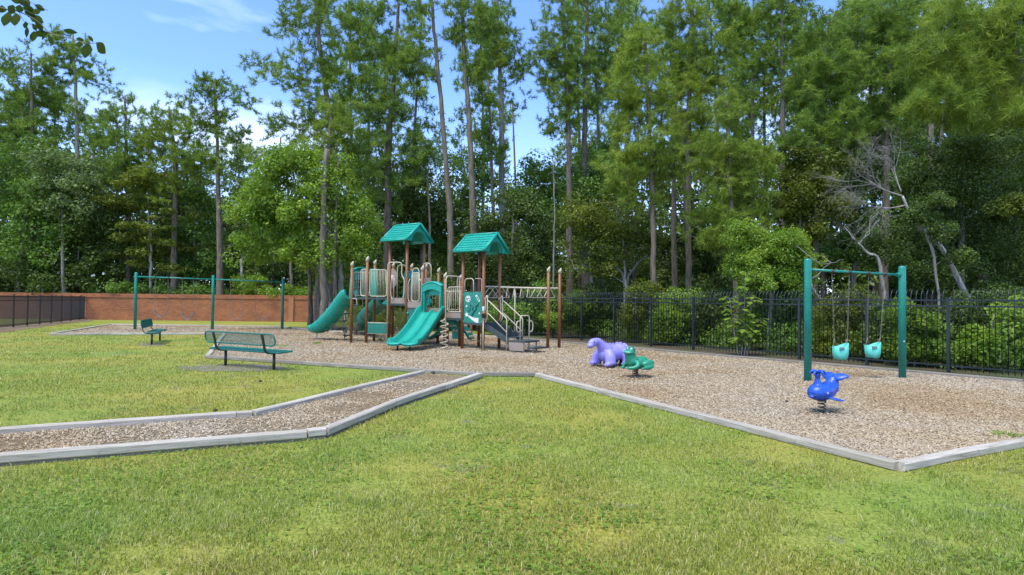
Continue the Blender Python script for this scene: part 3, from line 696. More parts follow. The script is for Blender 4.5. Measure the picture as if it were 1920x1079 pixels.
def toddler_swings():
    b0, b1 = G(1514.5, 717.5), G(1692, 711.5); root = empty('swing_set', tuple((b0+b1)/2)); tag(root, 'two-post thick green toddler swing frame by the iron fence at right', 'swing set')
    t0, t1 = Zt(1519, 485.5, b0.y), Zt(1692, 499, b1.y)
    for b, z in ((b0, t0), (b1, t1)):
        r = 0.073; MB().lathe((b.x, b.y, 0), [(r, -0.05), (r, z-0.04), (r*0.9, z-0.015), (r*0.55, z)], 20).build('post', M['teal_metal'], root)
    a = Vector((b0.x, b0.y, Zt(1527, 506, b0.y))); b = Vector((b1.x, b1.y, Zt(1684, 516, b1.y))); d = (b-a).normalized()
    MB().tube([a+d*0.06, b-d*0.06], 0.027, 14).build('crossbar', M['teal_metal'], root)
    cl = MB(); c = b-d*0.07; cl.tube([c-d*0.07, c], 0.045, 12); cl.build('clamp', M['teal_metal'], root)
    bo = MB(); bo.box((b1.x-0.01, b1.y-0.076, Zt(1694, 640, b1.y)), (0.025, 0.014, 0.025)); bo.build('bolt', M['bolt'], root)
    labs = ['left aqua toddler bucket swing on chains', 'right aqua toddler bucket swing on chains']
    for (xa, xb, cxs, yt, yb), lb in zip(((1565.5, 1594, 1576, 650, 674), (1626, 1654, 1636.5, 648, 671)), labs):
        ta, tb = (xa-1527)/(1684-1527), (xb-1527)/(1684-1527); p, q = a.lerp(b, ta), a.lerp(b, tb)
        Ys = (p.y+q.y)/2-0.02; zt = Zt(cxs, yt, Ys); zb = Zt(cxs, yb, Ys); c = W(cxs, (yt+yb)/2, Ys)
        sw = empty('bucket_swing', (c.x, c.y, zb)); tag(sw, lb, 'swing', 'toddler bucket swings')
        # bucket: rounded tub with raised front lip
        rx, ry, H = 0.155, 0.135, zt-zb; V = []; F_ = []; n = 28; prof = [(0.55, 0.0), (0.86, 0.05), (1.0, 0.35), (1.03, 1.0), (0.95, 1.0), (0.9, 0.4), (0.5, 0.1)]
        for (rr, h) in prof:
            for k in range(n):
                an = 2*math.pi*k/n; ca, sa = math.cos(an), math.sin(an)
                lip = 0.14*max(0, ca)+0.10*abs(ca)-0.08*max(0, -ca) if h > 0.9 else 0
                hh = h*H+lip*H*1.2+(0.02 if 0 < h < 0.5 else 0)*math.cos(2*an); V.append((c.x+ca*rx*rr, c.y+sa*ry*rr, zb+hh))
        for i in range(len(prof)-1):
            for k in range(n): F_.append((i*n+k, i*n+(k+1) % n, (i+1)*n+(k+1) % n, (i+1)*n+k))
        F_.append(tuple(range(n))); F_.append(tuple(6*n+k for k in range(n)))
        mb = MB(); mb.add(V, F_, True); mb.build('bucket_seat', M['teal_lt'], sw)
        MB().box((c.x-0.045, c.y-ry-0.004, zt-0.03), (0.10, 0.02, 0.045)).build('label_plate', M['belt'], sw)
        for s, sx in ((p, -1), (q, 1)):
            ax_ = c.x+sx*rx*0.72; kn = Vector((ax_*0.75+s.x*0.25, Ys, zt+0.17)); m_ = MB(); chain_links(m_, Vector((s.x, s.y, s.z-0.05)), kn, 0.009, 0.036)
            for yy in (-0.06, 0.06): m_.tube([kn, Vector((ax_+yy*1.1, c.y+yy, zt-0.01))], 0.006, 6)
            m_.build('chain', M['chain'], sw)
            h = MB(); h.tube([s-d*0.03, s+d*0.03], 0.037, 12); h.tube([s, s-Vector((0, 0, 0.06))], 0.014, 8); h.build('hanger', M['rust'], root)
toddler_swings()

# ================================================================== PLAY STRUCTURE
def playground():
    N2 = G(905.3, 658.7); Sg = 0.85; ph = R(35.5)
    u = Vector((math.cos(ph), -math.sin(ph), 0)); v = Vector((math.sin(ph), math.cos(ph), 0)); Z = Vector((0, 0, 1))
    def gp(i, j): return Vector((N2.x, N2.y, 0))+u*(i*Sg)+v*(j*Sg)
    root = empty('play_structure', tuple(gp(-3, 0))); tag(root, 'brown and teal play structure with two roofed towers, slides and monkey bars', 'playground')
    def Z_(px, py, p): return Zt(px, py, p.y)
    PR = 0.052
    def post(p, z, cap=None, r=PR):
        mb = MB(); mb.lathe((p.x, p.y, 0), [(r, -0.05), (r, z)], 14); o = mb.build('post', M['brown'], root)
        if cap:
            c = MB(); n = 14; V = []; 
            for k in range(n):
                a = 2*math.pi*k/n; V.append((p.x+math.cos(a)*r*1.14, p.y+math.sin(a)*r*1.14, z-0.13))
            for k in range(n):
                a = 2*math.pi*k/n; V.append((p.x+math.cos(a)*r*1.14, p.y+math.sin(a)*r*1.14, z+0.0+0.045*math.cos(a)))
            for k in range(n):
                a = 2*math.pi*k/n; V.append((p.x+math.cos(a)*r*0.7, p.y+math.sin(a)*r*0.7, z+0.02+0.04*math.cos(a)))
            F_ = [(k, (k+1) % n, n+(k+1) % n, n+k) for k in range(n)]+[(n+k, n+(k+1) % n, 2*n+(k+1) % n, 2*n+k) for k in range(n)]+[tuple(2*n+k for k in range(n)), tuple(range(n))[::-1]]
            c.add(V, F_, True); c.build('cap', M['beige'], o)
        return o
    A, B, C = G(658, 644.5), G(686.5, 645.7), G(701, 641.8)
    D, E, Fp, Hh = gp(-5, 0), gp(-4, 0), gp(-4, 1), gp(-5, 1)
    Gp, Mp = G(790, 649.5), G(833, 652)
    Lp, Np = G(820.5, 647), G(861.5, 651.2)
    L2, R2, F2 = gp(-1, 0), gp(0, 1), gp(-1, 1)
    post(A, Z_(661, 493, A), 1); post(B, Z_(690, 483.5, B), 1); post(C, Z_(704.5, 490, C), 1)
    post(Gp, Z_(791.7, 501, Gp), 1); post(Mp, Z_(834.5, 514, Mp), 1); post(Lp, Z_(822, 505, Lp), 1); post(Np, Z_(864, 518, Np), 1)
    I_ = G(797, 641); J_ = G(770, 640); K_ = G(735.5, 640)
    post(I_, Z_(800, 497, I_), 1); post(J_, Z_(772, 497, J_), 1); post(K_, Z_(735.7, 495, K_), 1)
    Q1 = G(839, 643); Q2 = G(883, 641); post(Q1, 1.0); post(Q2, 0.95)
    # ---- roofs on four tall posts
    def roof(corners, ze, zr, k):
        c = sum(corners, Vector((0, 0, 0)))/4; zp = ze+0.10
        for p in corners: post(p, zp)
        c.z = 0; hu, hv = 0.63, 0.66; H = zr-ze; tile = MB()
        def S(side, a, t, off=0.0):   # on slope: a along ridge -1..1, t 0 eave .. 1 ridge
            nrm = (v*side*H+Z*hv).normalized(); return c+u*(a*hu)+v*(side*hv*(1-t))+Z*(ze+H*t)+nrm*off
        rows, cols = 6, 9
        for side in (-1, 1):
            tile.add([S(side, -1, 0, 0), S(side, 1, 0, 0), S(side, 1, 1, 0), S(side, -1, 1, 0)], [(0, 1, 2, 3)])
            for r_ in range(rows):
                for q in range(cols):
                    a0 = -0.93+1.86*q/cols+0.012; a1 = -0.93+1.86*(q+1)/cols-0.012
                    t0, t1 = 0.03+0.93*r_/rows, 0.03+0.93*(r_+1)/rows+0.02
                    lo = 0.032; hi = 0.008; w0 = [S(side, a0, t0, 0), S(side, a1, t0, 0), S(side, a1, t1, 0), S(side, a0, t1, 0)]
                    am = (a0+a1)/2
                    w1 = [S(side, a0, t0, lo*0.8), S(side, am, t0-0.012, lo), S(side, a1, t0, lo*0.8), S(side, a1, t1, hi), S(side, a0, t1, hi)]
                    tile.add(w0+w1, [(4, 5, 6, 7, 8), (0, 1, 6, 5, 4), (1, 2, 7, 6), (3, 0, 4, 8), (2, 3, 8, 7)])
        ro = tile.build('roof', M['teal'], root)
        tr = MB()
        for e in (-1, 1):   # rolled rims on the gable ends and along the eaves
            for side in (-1, 1): tr.tube([S(side, e, -0.03, 0.01), S(side, e, 1.0, 0.012)], 0.042, 8)
        for side in (-1, 1): tr.tube([S(side, -1, -0.02, 0.0), S(side, 1, -0.02, 0.0)], 0.032, 8)
        tr.tube([c+u*(-hu)+Z*(zr+0.02), c+u*hu+Z*(zr+0.02)], 0.036, 8)
        tr.build('rim', M['teal'], ro)
        # gable ends: a wall with a round arch cut in it; and straight skirts under the eaves
        for e in (-1, 1):
            g = MB(); base = c+u*(e*(hu-0.05)); n = 20; ra = 0.34; inner = []; outer = []
            for i in range(n+1):
                a = math.pi*i/n; dx, dz = math.cos(a), math.sin(a); inner.append((dx*ra, -0.04+dz*ra*1.05))
                # ray to the gable outline
                tt = H*hv/(H*abs(dx)+hv*dz) if (H*abs(dx)+hv*dz) > 1e-6 else hv
                outer.append((dx*tt, max(-0.04, dz*tt)))
            outer[0] = (hv, -0.04); outer[-1] = (-hv, -0.04)
            off = u*(-e*0.03)
            for i in range(n):
                P4 = [base+v*x+Z*(ze+z) for x, z in (inner[i], outer[i], outer[i+1], inner[i+1])]
                g.prism(P4, off) if i in () else g.add(P4+[p+off for p in P4], [(0, 1, 2, 3), (7, 6, 5, 4), (0, 3, 7, 4)])
            a0 = [base+v*x+Z*(ze+z) for x, z in inner]; inn = [p-u*(e*0.13) for p in a0]
            g.add(a0+inn, [(i, i+1, n+2+i, n+1+i) for i in range(n)], True)
            g.build('gable', M['teal'], ro)
        for side in (-1, 1):
            MB().box(c+v*(side*(hv-0.12))+Z*(ze-0.0), (2*hu-0.2, 0.025, 0.10), -ph).build('eave_skirt', M['teal'], ro)
        return ro
    ze1 = Z_(765, 450, E); roof([D, E, Fp, Hh], ze1, ze1+0.58, 0)
    ze2 = Z_(907, 470, N2); roof([L2, N2, F2, R2], ze2, ze2+0.56, 1)
    # ---- decks
    def deck(corners, z, mat='deck'):
        mb = MB(); cc = sum(corners, Vector((0, 0, 0)))/len(corners)
        pts = [Vector((p.x, p.y, z-0.075))+(p-cc).normalized()*0.03 for p in corners]; mb.prism(pts, (0, 0, 0.075)); return mb.build('deck', M[mat], root)
    z1 = Z_(700, 558, B); z2 = Z_(745, 569.5, E); z3 = 1.32; z4 = 1.18; z5 = Z_(850, 597, L2); z6 = Z_(895, 606, N2)
    Cb = C+v*0.75; Ab = A+v*0.9
    deck([A, B, gp(-5, 0), gp(-5, 1), Ab+u*0.5, Ab], z1)
    deck([D, E, Fp, Hh], z2); deck([E, Gp, I_, Fp], z3); deck([Gp, Mp, Np, I_], z4); deck([Mp, L2, F2, Np], z5); deck([L2, N2, R2, F2], z6)
    def riser(p, q, za, zb, mat='tan', ins=0.05, th=0.02, name='riser'):
        d = (q-p).normalized(); mb = MB(); a = p+d*ins; b = q-d*ins; c = (a+b)/2
        mb.box((c.x, c.y, (za+zb)/2), ((b-a).length, th, zb-za), math.atan2(d.y, d.x)); return mb.build(name, M[mat], root)
    riser(D+v*0.02, E+v*0.02, z2, z2+0.2); riser(E, Gp, z3-0.02, z3+0.2); riser(Mp+v*0.03, L2+v*0.03, z5, z5+0.17); riser(Gp+v*0.1, Mp+v*0.1, z4-0.05, z4+0.14)
    # ---- bar panels
    def pz(p, z): return Vector((p.x, p.y, z))
    def barrier(p, q, z0, z1_, nb, ins=0.07, r=0.0165, rb=0.0078, off=Vector((0, 0, 0)), name='barrier', brackets=True):
        d = (q-p).normalized(); a = p+d*ins+off; b = q-d*ins+off; mb = MB()
        mb.tube(fillet([pz(a, z0), pz(b, z0), pz(b, z1_), pz(a, z1_)], 0.09, 4, closed=True), r, 8, closed=True)
        for k in range(1, nb+1):
            s = a.lerp(b, k/(nb+1)); mb.tube([pz(s, z0), pz(s, z1_)], rb, 6)
        if brackets:
            for zz in (z0+0.12, z1_-0.1):
                for x, y in ((p+off*0.5, a), (q+off*0.5, b)): mb.tube([pz(x, zz), pz(y, zz)], 0.014, 6)
        return mb.build(name, M['beige'], root)
    def arch(p, q, z0, z1_, r=0.017, off=Vector((0, 0, 0)), rad=0.14, name='arch_rail'):
        a, b = p+off, q+off; mb = MB(); mb.tube(fillet([pz(a, z0), pz(a, z1_), pz(b, z1_), pz(b, z0)], rad, 6), r, 8)
        return mb.build(name, M['beige'], root)
    def zy(py, p, px=760): return Zt(px, py, p.y)
    barrier(A.lerp(B, 0.52)+v*0.02, B+v*0.02, zy(556, B), zy(506, B), 3, 0.03)
    barrier(B, D, zy(556.5, B), zy(507, B), 10, 0.10)
    barrier(A, Ab, z1+0.06, z1+0.9, 6, 0.08)
    barrier(Hh, Fp, z2+0.08, z2+0.95, 8, 0.08)
    barrier(C+v*0.7, K_, z1+0.06, z1+0.85, 7, 0.08)
    # entry arches left of tower 1 (post to the ground at x=725)
    q0 = G(725.3, 647.5); q0 = Vector((q0.x, q0.y, 0)); a0 = D+u*0.02-v*0.06
    zt = zy(493.5, D, 740); bx = D.lerp(E, 0.78)-v*0.06
    mb = MB(); mb.tube(fillet([pz(q0, 0), pz(q0, zt), pz(bx, zt), pz(bx, zt-0.48), pz(D.lerp(E, 0.92)-v*0.05, zt-0.56), pz(D.lerp(E, 0.92)-v*0.05, z2+0.28), pz(D.lerp(E, 0.80)-v*0.05, z2+0.12)], 0.12, 5), 0.018, 8); mb.build('arch_rail', M['beige'], root)
    mb = MB(); s0 = D.lerp(E, 0.33)+v*0.10; s1 = D.lerp(E, 0.66)+v*0.25; mb.tube(fillet([pz(s0, z2+0.15), pz(s0, zt-0.07), pz(s1, zt-0.07), pz(s1, z2+0.15)], 0.14, 5), 0.015, 8)
    mb.tube(fillet([pz(D.lerp(E, 0.2), z2+0.10), pz(D.lerp(E, 0.08), z2+0.26), pz(D.lerp(E, 0.08), z2+0.80), pz(D.lerp(E, 0.30), z2+0.98), pz(D.lerp(E, 0.36), z2+0.98)], 0.08, 4), 0.014, 8)
    mb.tube([pz(D.lerp(E, 0.26), z2+0.12), pz(D.lerp(E, 0.26), z2+0.9)], 0.011, 6); mb.build('arch_rail', M['beige'], root)
    # between E and G: arch with bar gate and tan shield
    arch(E.lerp(Gp, 0.36), E.lerp(Gp, 0.80), z3+0.30, zy(503.5, E, 778), rad=0.2)
    arch(E.lerp(Gp, 0.50)+v*0.4, E.lerp(Gp, 1.05)+v*0.4, z3+0.6, zy(494, E, 785)+0.02, rad=0.2)
    barrier(E.lerp(Gp, 0.30), E.lerp(Gp, 0.86), z3+0.22, zy(512.5, E, 778), 6, 0.02, brackets=False)
    mb = MB()
    for s_, w_ in ((0.10, 0.22), (0.97, 0.85)):
        mb.tube(fillet([pz(E.lerp(Gp, w_), z3+0.16), pz(E.lerp(Gp, s_), z3+0.30), pz(E.lerp(Gp, s_), z3+0.85), pz(E.lerp(Gp, w_), z3+1.0)], 0.08, 4), 0.014, 8)
    mb.build('arch_rail', M['beige'], root)
    mb = MB(); c = E.lerp(Gp, 0.55)+v*0.55; mb.box((c.x, c.y, z3+0.72), (0.42, 0.03, 0.66), -ph); bevel(mb.build('shield_panel', M['tan'], root), 0.01)
    riser(E-v*0.01, Gp-v*0.01, zy(647, E, 770), zy(578.5, E, 775), 'teal_dk', 0.055, 0.035, 'climbing_wall')
    mb = MB()
    cwd = (Gp-E); k = 0
    for (t, z) in ((0.16, 1.12), (0.28, 0.82), (0.55, 0.62), (0.75, 0.9)):
        p = E.lerp(Gp, t)-v*0.045; mb.lathe((p.x, p.y, z), [(0.0, -0.03), (0.035, -0.02), (0.045, 0.0), (0.03, 0.03), (0.0, 0.035)], 10)
    mb.build('handhold', M['teal'], root)
    # clear bubble in a round tan panel at the back left
    c = C+v*0.55+u*0.30; mb = MB(); V = []; 
    ring = MB(); nrm = v; cz = zy(520, B, 715); pts = [Vector((c.x, c.y, cz))+u*(math.cos(a)*0.33)+Z*(math.sin(a)*0.36) for a in [2*math.pi*i/28 for i in range(28)]]; ring.prism(pts, v*0.03)
    bp = ring.build('bubble_panel', M['tan'], root)
    bub = MB(); V = []; F_ = []
    for j in range(6):
        el = (math.pi/2)*j/5
        for k in range(20):
            a = 2*math.pi*k/20; V.append(Vector((c.x, c.y, cz-0.06))-v*(math.sin(el)*0.17+0.003)+u*(math.cos(a)*math.cos(el)*0.2)+Z*(math.sin(a)*math.cos(el)*0.2))
    for j in range(5):
        for k in range(20): F_.append((j*20+k, j*20+(k+1) % 20, (j+1)*20+(k+1) % 20, (j+1)*20+k))
    bub.add(V, F_, True); bub.build('bubble', M['bubble'], bp)
    # ---- hoods over slide entries
    def hood(p, q, za, zb, name='slide_hood', mat='teal', deep=0.32, ztop_band=0.30, outw=None):
        """p,q foot points either side; za floor, zb crown. a frame with an arched canopy"""
        d = (q-p); L = d.length; d = d.normalized(); nrm = outw if outw is not None else -v; mb = MB(); n = 16
        # canopy: arched shell
        out = []; inn = []
        for i in range(n+1):
            t = i/n; x = t*L; zc = zb-0.13*(2*t-1)**2; out.append((x, zc))
        z_b = zb-ztop_band
        loops = []
        for i in range(n+1):
            x, zc = out[i]; a = p+d*x; loops.append([pz(a+nrm*deep*0.5, zc-0.055), pz(a+nrm*deep*0.5, zc-0.0), pz(a-nrm*0.05, zc+0.02), pz(a-nrm*0.05, zc-0.03)])
        V = [w for l in loops for w in l]; F_ = []
        for i in range(n):
            for k in range(4): F_.append((i*4+k, i*4+(k+1) % 4, (i+1)*4+(k+1) % 4, (i+1)*4+k))
        F_ += [(0, 1, 2, 3), (n*4, n*4+1, n*4+2, n*4+3)]; mb.add(V, F_, True)
        # face plate under the canopy with arch lower edge
        for i in range(n):
            x0, c0 = out[i]; x1, c1 = out[i+1]; b0 = z_b-0.10+0.14*(1-(2*(i/n)-1)**2); b1 = z_b-0.10+0.14*(1-(2*((i+1)/n)-1)**2)
            P4 = [pz(p+d*x0+nrm*deep*0.45, b0), pz(p+d*x1+nrm*deep*0.45, b1), pz(p+d*x1+nrm*deep*0.48, c1-0.01), pz(p+d*x0+nrm*deep*0.48, c0-0.01)]
            mb.add(P4+[w-nrm*0.03 for w in P4], [(0, 1, 2, 3), (7, 6, 5, 4), (0, 4, 5, 1)])
        # back band
        mb.prism([pz(p, z_b-0.16), pz(q, z_b-0.16), pz(q, zb-0.12), pz(p, zb-0.12)], -nrm*0.04)
        # jambs with slots
        for s_, e_ in ((0.0, 0.10), (L-0.10, L)):
            mb.prism([pz(p+d*s_, za), pz(p+d*e_, za), pz(p+d*e_, z_b), pz(p+d*s_, z_b)], nrm*0.12)
        for s_ in (0.15, L-0.19):
            mb.prism([pz(p+d*s_, za+0.25), pz(p+d*(s_+0.04), za+0.25), pz(p+d*(s_+0.04), z_b), pz(p+d*s_, z_b)], -nrm*0.03)
        h = mb.build(name, M[mat], root)
        # side cheeks
        for x, sg in ((p, 1), (q, -1)):
            ch = MB(); ch.prism([pz(x+d*0.01*sg, za), pz(x+d*0.01*sg+nrm*0.22, za), pz(x+d*0.01*sg+nrm*deep*0.5, zb-0.35), pz(x+d*0.01*sg+nrm*deep*0.5, zb-0.16), pz(x+d*0.01*sg, zb-0.12)], d*0.03*sg); ch.build('side_cheek', M[mat], h)
        return h
    # ---- main double slide
    hp, hq = Gp+u*0.10, Mp-u*0.05
    d_ = (hq-hp).normalized(); outw = Vector((d_.y, -d_.x, 0)); outw = outw if outw.y < 0 else -outw
    hood(hp, hq, z4-0.02, Zt(812, 528.5, hp.y-0.2), outw=outw)
    top_c = (hp+hq)/2+outw*0.05; ex = G(753, 660, 0.0); end_c = Vector((ex.x, ex.y, 0)); sd_ = Vector((end_c.x-top_c.x, end_c.y-top_c.y, 0)); Ls = sd_.length; sd_.normalize(); sw = Vector((-sd_.y, sd_.x, 0))
    sw = sw if sw.x > 0 else -sw
    hw = 0.47
    def slide_frames(tc, dirv, side, L, zt, ze, hwid, s_curve=True, n=26, curve=None):
        fr = []
        pts = []
        for i in range(n+1):
            t = i/n
            # steep middle, level run-out
            if t < 0.08: z = zt-(zt-ze)*0.02*(t/0.08)
            else:
                q = (t-0.08)/0.92; z = zt-(zt-ze)*0.02-(zt-ze)*0.98*(1-(1-min(1, q/0.86))**1.35 if q < 0.86 else 1)
            z += 0.02*max(0, (t-0.93)/0.07)
            p = pz(tc, z)+dirv*(L*t)
            if curve: p += curve(t)
            pts.append(p)
        for i, p in enumerate(pts):
            t_ = (pts[min(n, i+1)]-pts[max(0, i-1)]).normalized(); s_ = t_.cross(Vector((0, 0, 1))).normalized()
            if s_.dot(side) < 0: s_ = -s_
            up = s_.cross(t_).normalized(); up = up if up.z > 0 else -up; fr.append((p, s_, up, i/n))
        return fr
    def dbl_profile(t, hwid):
        rise = 0.20-0.05*t if t < 0.88 else 0.155-0.25*(t-0.88)
        fl = 1.0+0.10*max(0, (t-0.85)/0.15)
        top = [(-1.0, rise), (-0.93, rise+0.03), (-0.86, rise), (-0.80, 0.05), (-0.70, 0.0), (-0.40, -0.005), (-0.14, 0.0), (-0.07, 0.055), (-0.03, 0.09 if t < 0.9 else 0.07), (0.03, 0.09 if t < 0.9 else 0.07), (0.07, 0.055), (0.14, 0.0), (0.40, -0.005), (0.70, 0.0), (0.80, 0.05), (0.86, rise), (0.93, rise+0.03), (1.0, rise)]
        bot = [(1.02, rise-0.05), (0.95, -0.03), (0.7, -0.06), (0.0, -0.055), (-0.7, -0.06), (-0.95, -0.03), (-1.02, rise-0.05)]
        return [(a*hwid*fl, b) for a, b in top+bot]
    fr = [(a, b, c, dbl_profile(t, hw)) for a, b, c, t in slide_frames(top_c, sd_, sw, Ls-0.05, z4+0.0, 0.24, hw)]
    sl = MB(); sl.sweep(fr, fr[0][3]); so_ = sl.build('double_slide', M['teal'], root)
    # rounded lip at the exit of the two lanes
    lp = MB(); o_, s_, up_ = fr[-1][0], fr[-1][1], fr[-1][2]
    for sg in (-1, 1):
        pts = [o_+s_*(sg*hw*1.08*0.5)+s_*(math.cos(a)*hw*0.54)+sd_*(math.sin(a)*0.17)+Z*(0.02-0.05*math.sin(a)) for a in [math.pi*i/12 for i in range(13)]]
        lp.tube(pts, 0.032, 8); c0 = o_+s_*(sg*hw*0.54); low = [p-Z*0.045 for p in pts]; lp.prism([p-Z*0.01 for p in pts], -Z*0.05)
    lp.build('exit_lip', M['teal'], so_)
    ft = MB()
    for sg in (-0.5, 0.4): q = o_-sd_*0.12+s_*(sg*hw); ft.tube([pz(q, -0.03), pz(q, 0.19)], 0.03, 8)
    ft.build('foot', M['black'], so_)
    # ---- left single slide
    sA = A+Vector((-0.02, 0.12, 0)); eL = G(592, 637.5); sd1 = Vector((eL.x-sA.x, eL.y-sA.y, 0)); L1 = sd1.length+0.12; sd1.normalize(); s1_ = Vector((-sd1.y, sd1.x, 0))
    s1_ = s1_ if s1_.y < 0 else -s1_
    z_end = Zt(590, 620, eL.y)
    def sgl_profile(t, hwid):
        rise = 0.27 if t < 0.85 else 0.27-0.6*(t-0.85)
        return [(a*hwid, b) for a, b in [(-1.0, rise), (-0.9, rise+0.03), (-0.8, rise), (-0.74, 0.10), (-0.5, 0.01), (0, 0), (0.5, 0.01), (0.74, 0.10), (0.8, rise), (0.9, rise+0.03), (1.0, rise), (1.04, rise-0.05), (0.92, 0.05), (0.6, -0.05), (0, -0.06), (-0.6, -0.05), (-0.92, 0.05), (-1.04, rise-0.05)]]
    fr1 = [(a, b, c, sgl_profile(t, 0.31)) for a, b, c, t in slide_frames(sA, sd1, s1_, L1, z1-0.02, z_end-0.02, 0.31)]
    m1 = MB(); m1.sweep(fr1, fr1[0][3]); s1o = m1.build('slide', M['teal'], root)
    for i in (5, 10, 14, 18, 22):
        o_, s_, up_, pf = fr1[i]; outer = pf[10:18]+[pf[0]]; rb = MB()
        rb.tube([o_+s_*(a*1.05)+up_*(b-0.006) for a, b in outer], 0.02, 6); rb.build('rib', M['teal'], s1o)
    e_ = [o_+s_*(0.335 if s_.y < 0 else 0.335)+up_*0.02 for o_, s_, up_, pf in fr1]
    o_ = fr1[-3][0]; MB().tube([pz(o_, -0.03), pz(o_, o_.z-0.04)], 0.024, 8).build('foot', M['beige'], s1o)
    hood(A+v*0.07-u*0.04, A+v*0.07-u*0.04+v*0.72, z1, Zt(672, 501.5, A.y+0.3), outw=-u, deep=0.3)
    mb = MB(); c = A.lerp(B, 0.35)+v*0.75; mb.box((c.x, c.y, (z1+Zt(675, 503, c.y))/2), (0.42, 0.05, Zt(675, 503, c.y)-z1-0.05), -ph); bevel(mb.build('hood_panel', M['teal'], root), 0.03, 3)
    # ---- rear slide curving down behind
    r0 = C+v*0.55+u*0.35; rT = W(725, 562, r0.y); rE = G(683, 626)
    rs = Vector((rT.x, rT.y, 0)); re = Vector((rE.x, rE.y, 0)); dd = re-rs; Lr = dd.length; dd.normalize(); sr = Vector((-dd.y, dd.x, 0)); sr = sr if sr.y < 0 else -sr
    fr2 = [(a, b, c, sgl_profile(t, 0.30)) for a, b, c, t in slide_frames(rs, dd, sr, Lr+0.2, z2-0.05, 0.26, 0.3, curve=lambda t: sr*(0.35*math.sin(math.pi*t)))]
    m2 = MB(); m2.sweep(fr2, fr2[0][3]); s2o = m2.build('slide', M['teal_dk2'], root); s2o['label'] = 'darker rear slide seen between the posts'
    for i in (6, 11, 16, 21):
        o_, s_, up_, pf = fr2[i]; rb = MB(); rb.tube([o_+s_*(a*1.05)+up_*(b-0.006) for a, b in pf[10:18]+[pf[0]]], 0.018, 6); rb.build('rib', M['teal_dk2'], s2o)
    hood(Hh-u*0.02, Hh+u*0.80, z2, Zt(750, 508, Hh.y), outw=-v, deep=0.28)
    # ---- pod steps at far left
    pc = G(646, 638); sp = MB(); sp.tube([pz(pc, -0.03), pz(pc, z1-0.35)], 0.028, 8); spo = sp.build('step_pole', M['beige'], root)
    for (px, py, wpx) in ((666, 572, 16), (650, 586.5, 18), (642.5, 600.5, 17), (643, 614.5, 19), (650, 628.5, 14)):
        q = W(px, py, pc.y-0.1+(px-650)*0.004); m_ = MB(); ww = wpx/52; m_.lathe((q.x, q.y, q.z), [(ww*0.5, -0.035), (ww*0.52, -0.02), (ww*0.52, 0), (ww*0.46, 0.008)], 8); m_.beam(q+Vector((0, 0, -0.03)), Vector((pc.x, pc.y, q.z-0.06)), 0.05, 0.05); m_.build('step', M['deck'], spo)
    mb = MB()
    for yy in (0.0, 0.28):
        a = A+v*yy-u*0.03; mb.tube(fillet([pz(a, z1-0.28), pz(a-u*0.0, z1-0.05), pz(a+u*0.30, z1-0.05), pz(a+u*0.30, z1-0.30)], 0.07, 4), 0.012, 6)
    mb.build('grab_rail', M['beige'], root)
    # ---- low bench panel under the left deck
    b0, b1 = B+u*0.06, Vector((q0.x, q0.y, 0)); za, zb = Zt(705, 625, B.y), Zt(705, 606, B.y)
    riser(b0, b1, za, zb, 'teal_dk', 0.02, 0.04, 'bench_panel'); mb = MB(); mb.tube([pz(b0, zb+0.01), pz(b1, zb+0.01), pz(D, zb+0.03)], 0.016, 8); mb.tube([pz(b0, za-0.01), pz(b1, za-0.01)], 0.014, 8)
    mb.build('panel_rail', M['beige'], root)
    dots = MB()
    for k in range(7):
        p = b0.lerp(b1, 0.14+k*0.12)-v*0.025; dots.box((p.x, p.y, za+0.24), (0.02, 0.006, 0.07), -ph); dots.box((p.x, p.y, za+0.07), (0.016, 0.006, 0.016), -ph)
    dots.build('panel_slot', M['teal'], root)
    # ---- right hand side
    barrier(Mp+v*0.05, L2+v*0.05, z5+0.20, zy(538, L2, 850), 6, 0.12, name='barrier', brackets=False)
    aL, aR = G(834.8, 657), L2-u*0.13
    zt = Zt(850, 518.5, L2.y); mb = MB(); mb.tube(fillet([pz(aL, 0), pz(aL, zt), pz(Mp.lerp(L2, 0.82), zt), pz(Mp.lerp(L2, 0.82), z5+0.45), pz(Mp.lerp(L2, 0.90), z5+0.22), pz(Mp.lerp(L2, 0.97), z5+0.18)], 0.13, 6), 0.018, 8)
    mb.tube(fillet([pz(Mp.lerp(L2, 0.36)+v*0.3, z5+0.5), pz(Mp.lerp(L2, 0.36)+v*0.3, zt), pz(Mp.lerp(L2, 0.72)+v*0.3, zt), pz(Mp.lerp(L2, 0.72)+v*0.3, z5+0.5)], 0.13, 6), 0.015, 8)
    mb.tube(fillet([pz(Mp.lerp(L2, 0.12), z5+0.9), pz(Mp.lerp(L2, 0.3), z5+0.86), pz(Mp.lerp(L2, 0.3), z5+0.36), pz(Mp.lerp(L2, 0.14), z5+0.2)], 0.07, 4), 0.014, 8)
    mb.build('arch_rail', M['beige'], root)
    barrier(Mp.lerp(L2, 0.84)-v*0.02, L2-v*0.02, z5+0.2, zy(545, L2, 865), 2, 0.02, brackets=True)
    # helical climber
    sc = G(832.5, 657.5); mb = MB(); pts = []; nt_ = 5.6; zt_ = Zt(836, 600, sc.y); zb_ = 0.0
    for i in range(int(nt_*16)+1):
        t = i/(nt_*16); a = 2*math.pi*nt_*t+1.2; pts.append(Vector((sc.x+math.cos(a)*0.125, sc.y+math.sin(a)*0.125, zb_+(zt_-zb_)*t)))
    mb.tube(pts, 0.0155, 6); mb.tube([pts[-1], pz(Mp, zt_+0.02)], 0.0155, 6); mb.build('spiral_climber', M['beige'], root)
    # game panel with space pictures
    gz0, gz1 = Zt(895, 607, N2.y), Zt(890, 548, N2.y); du = (N2-L2).normalized(); gw = (N2-L2).length-0.10
    mb = MB(); pts = []; nn = 16
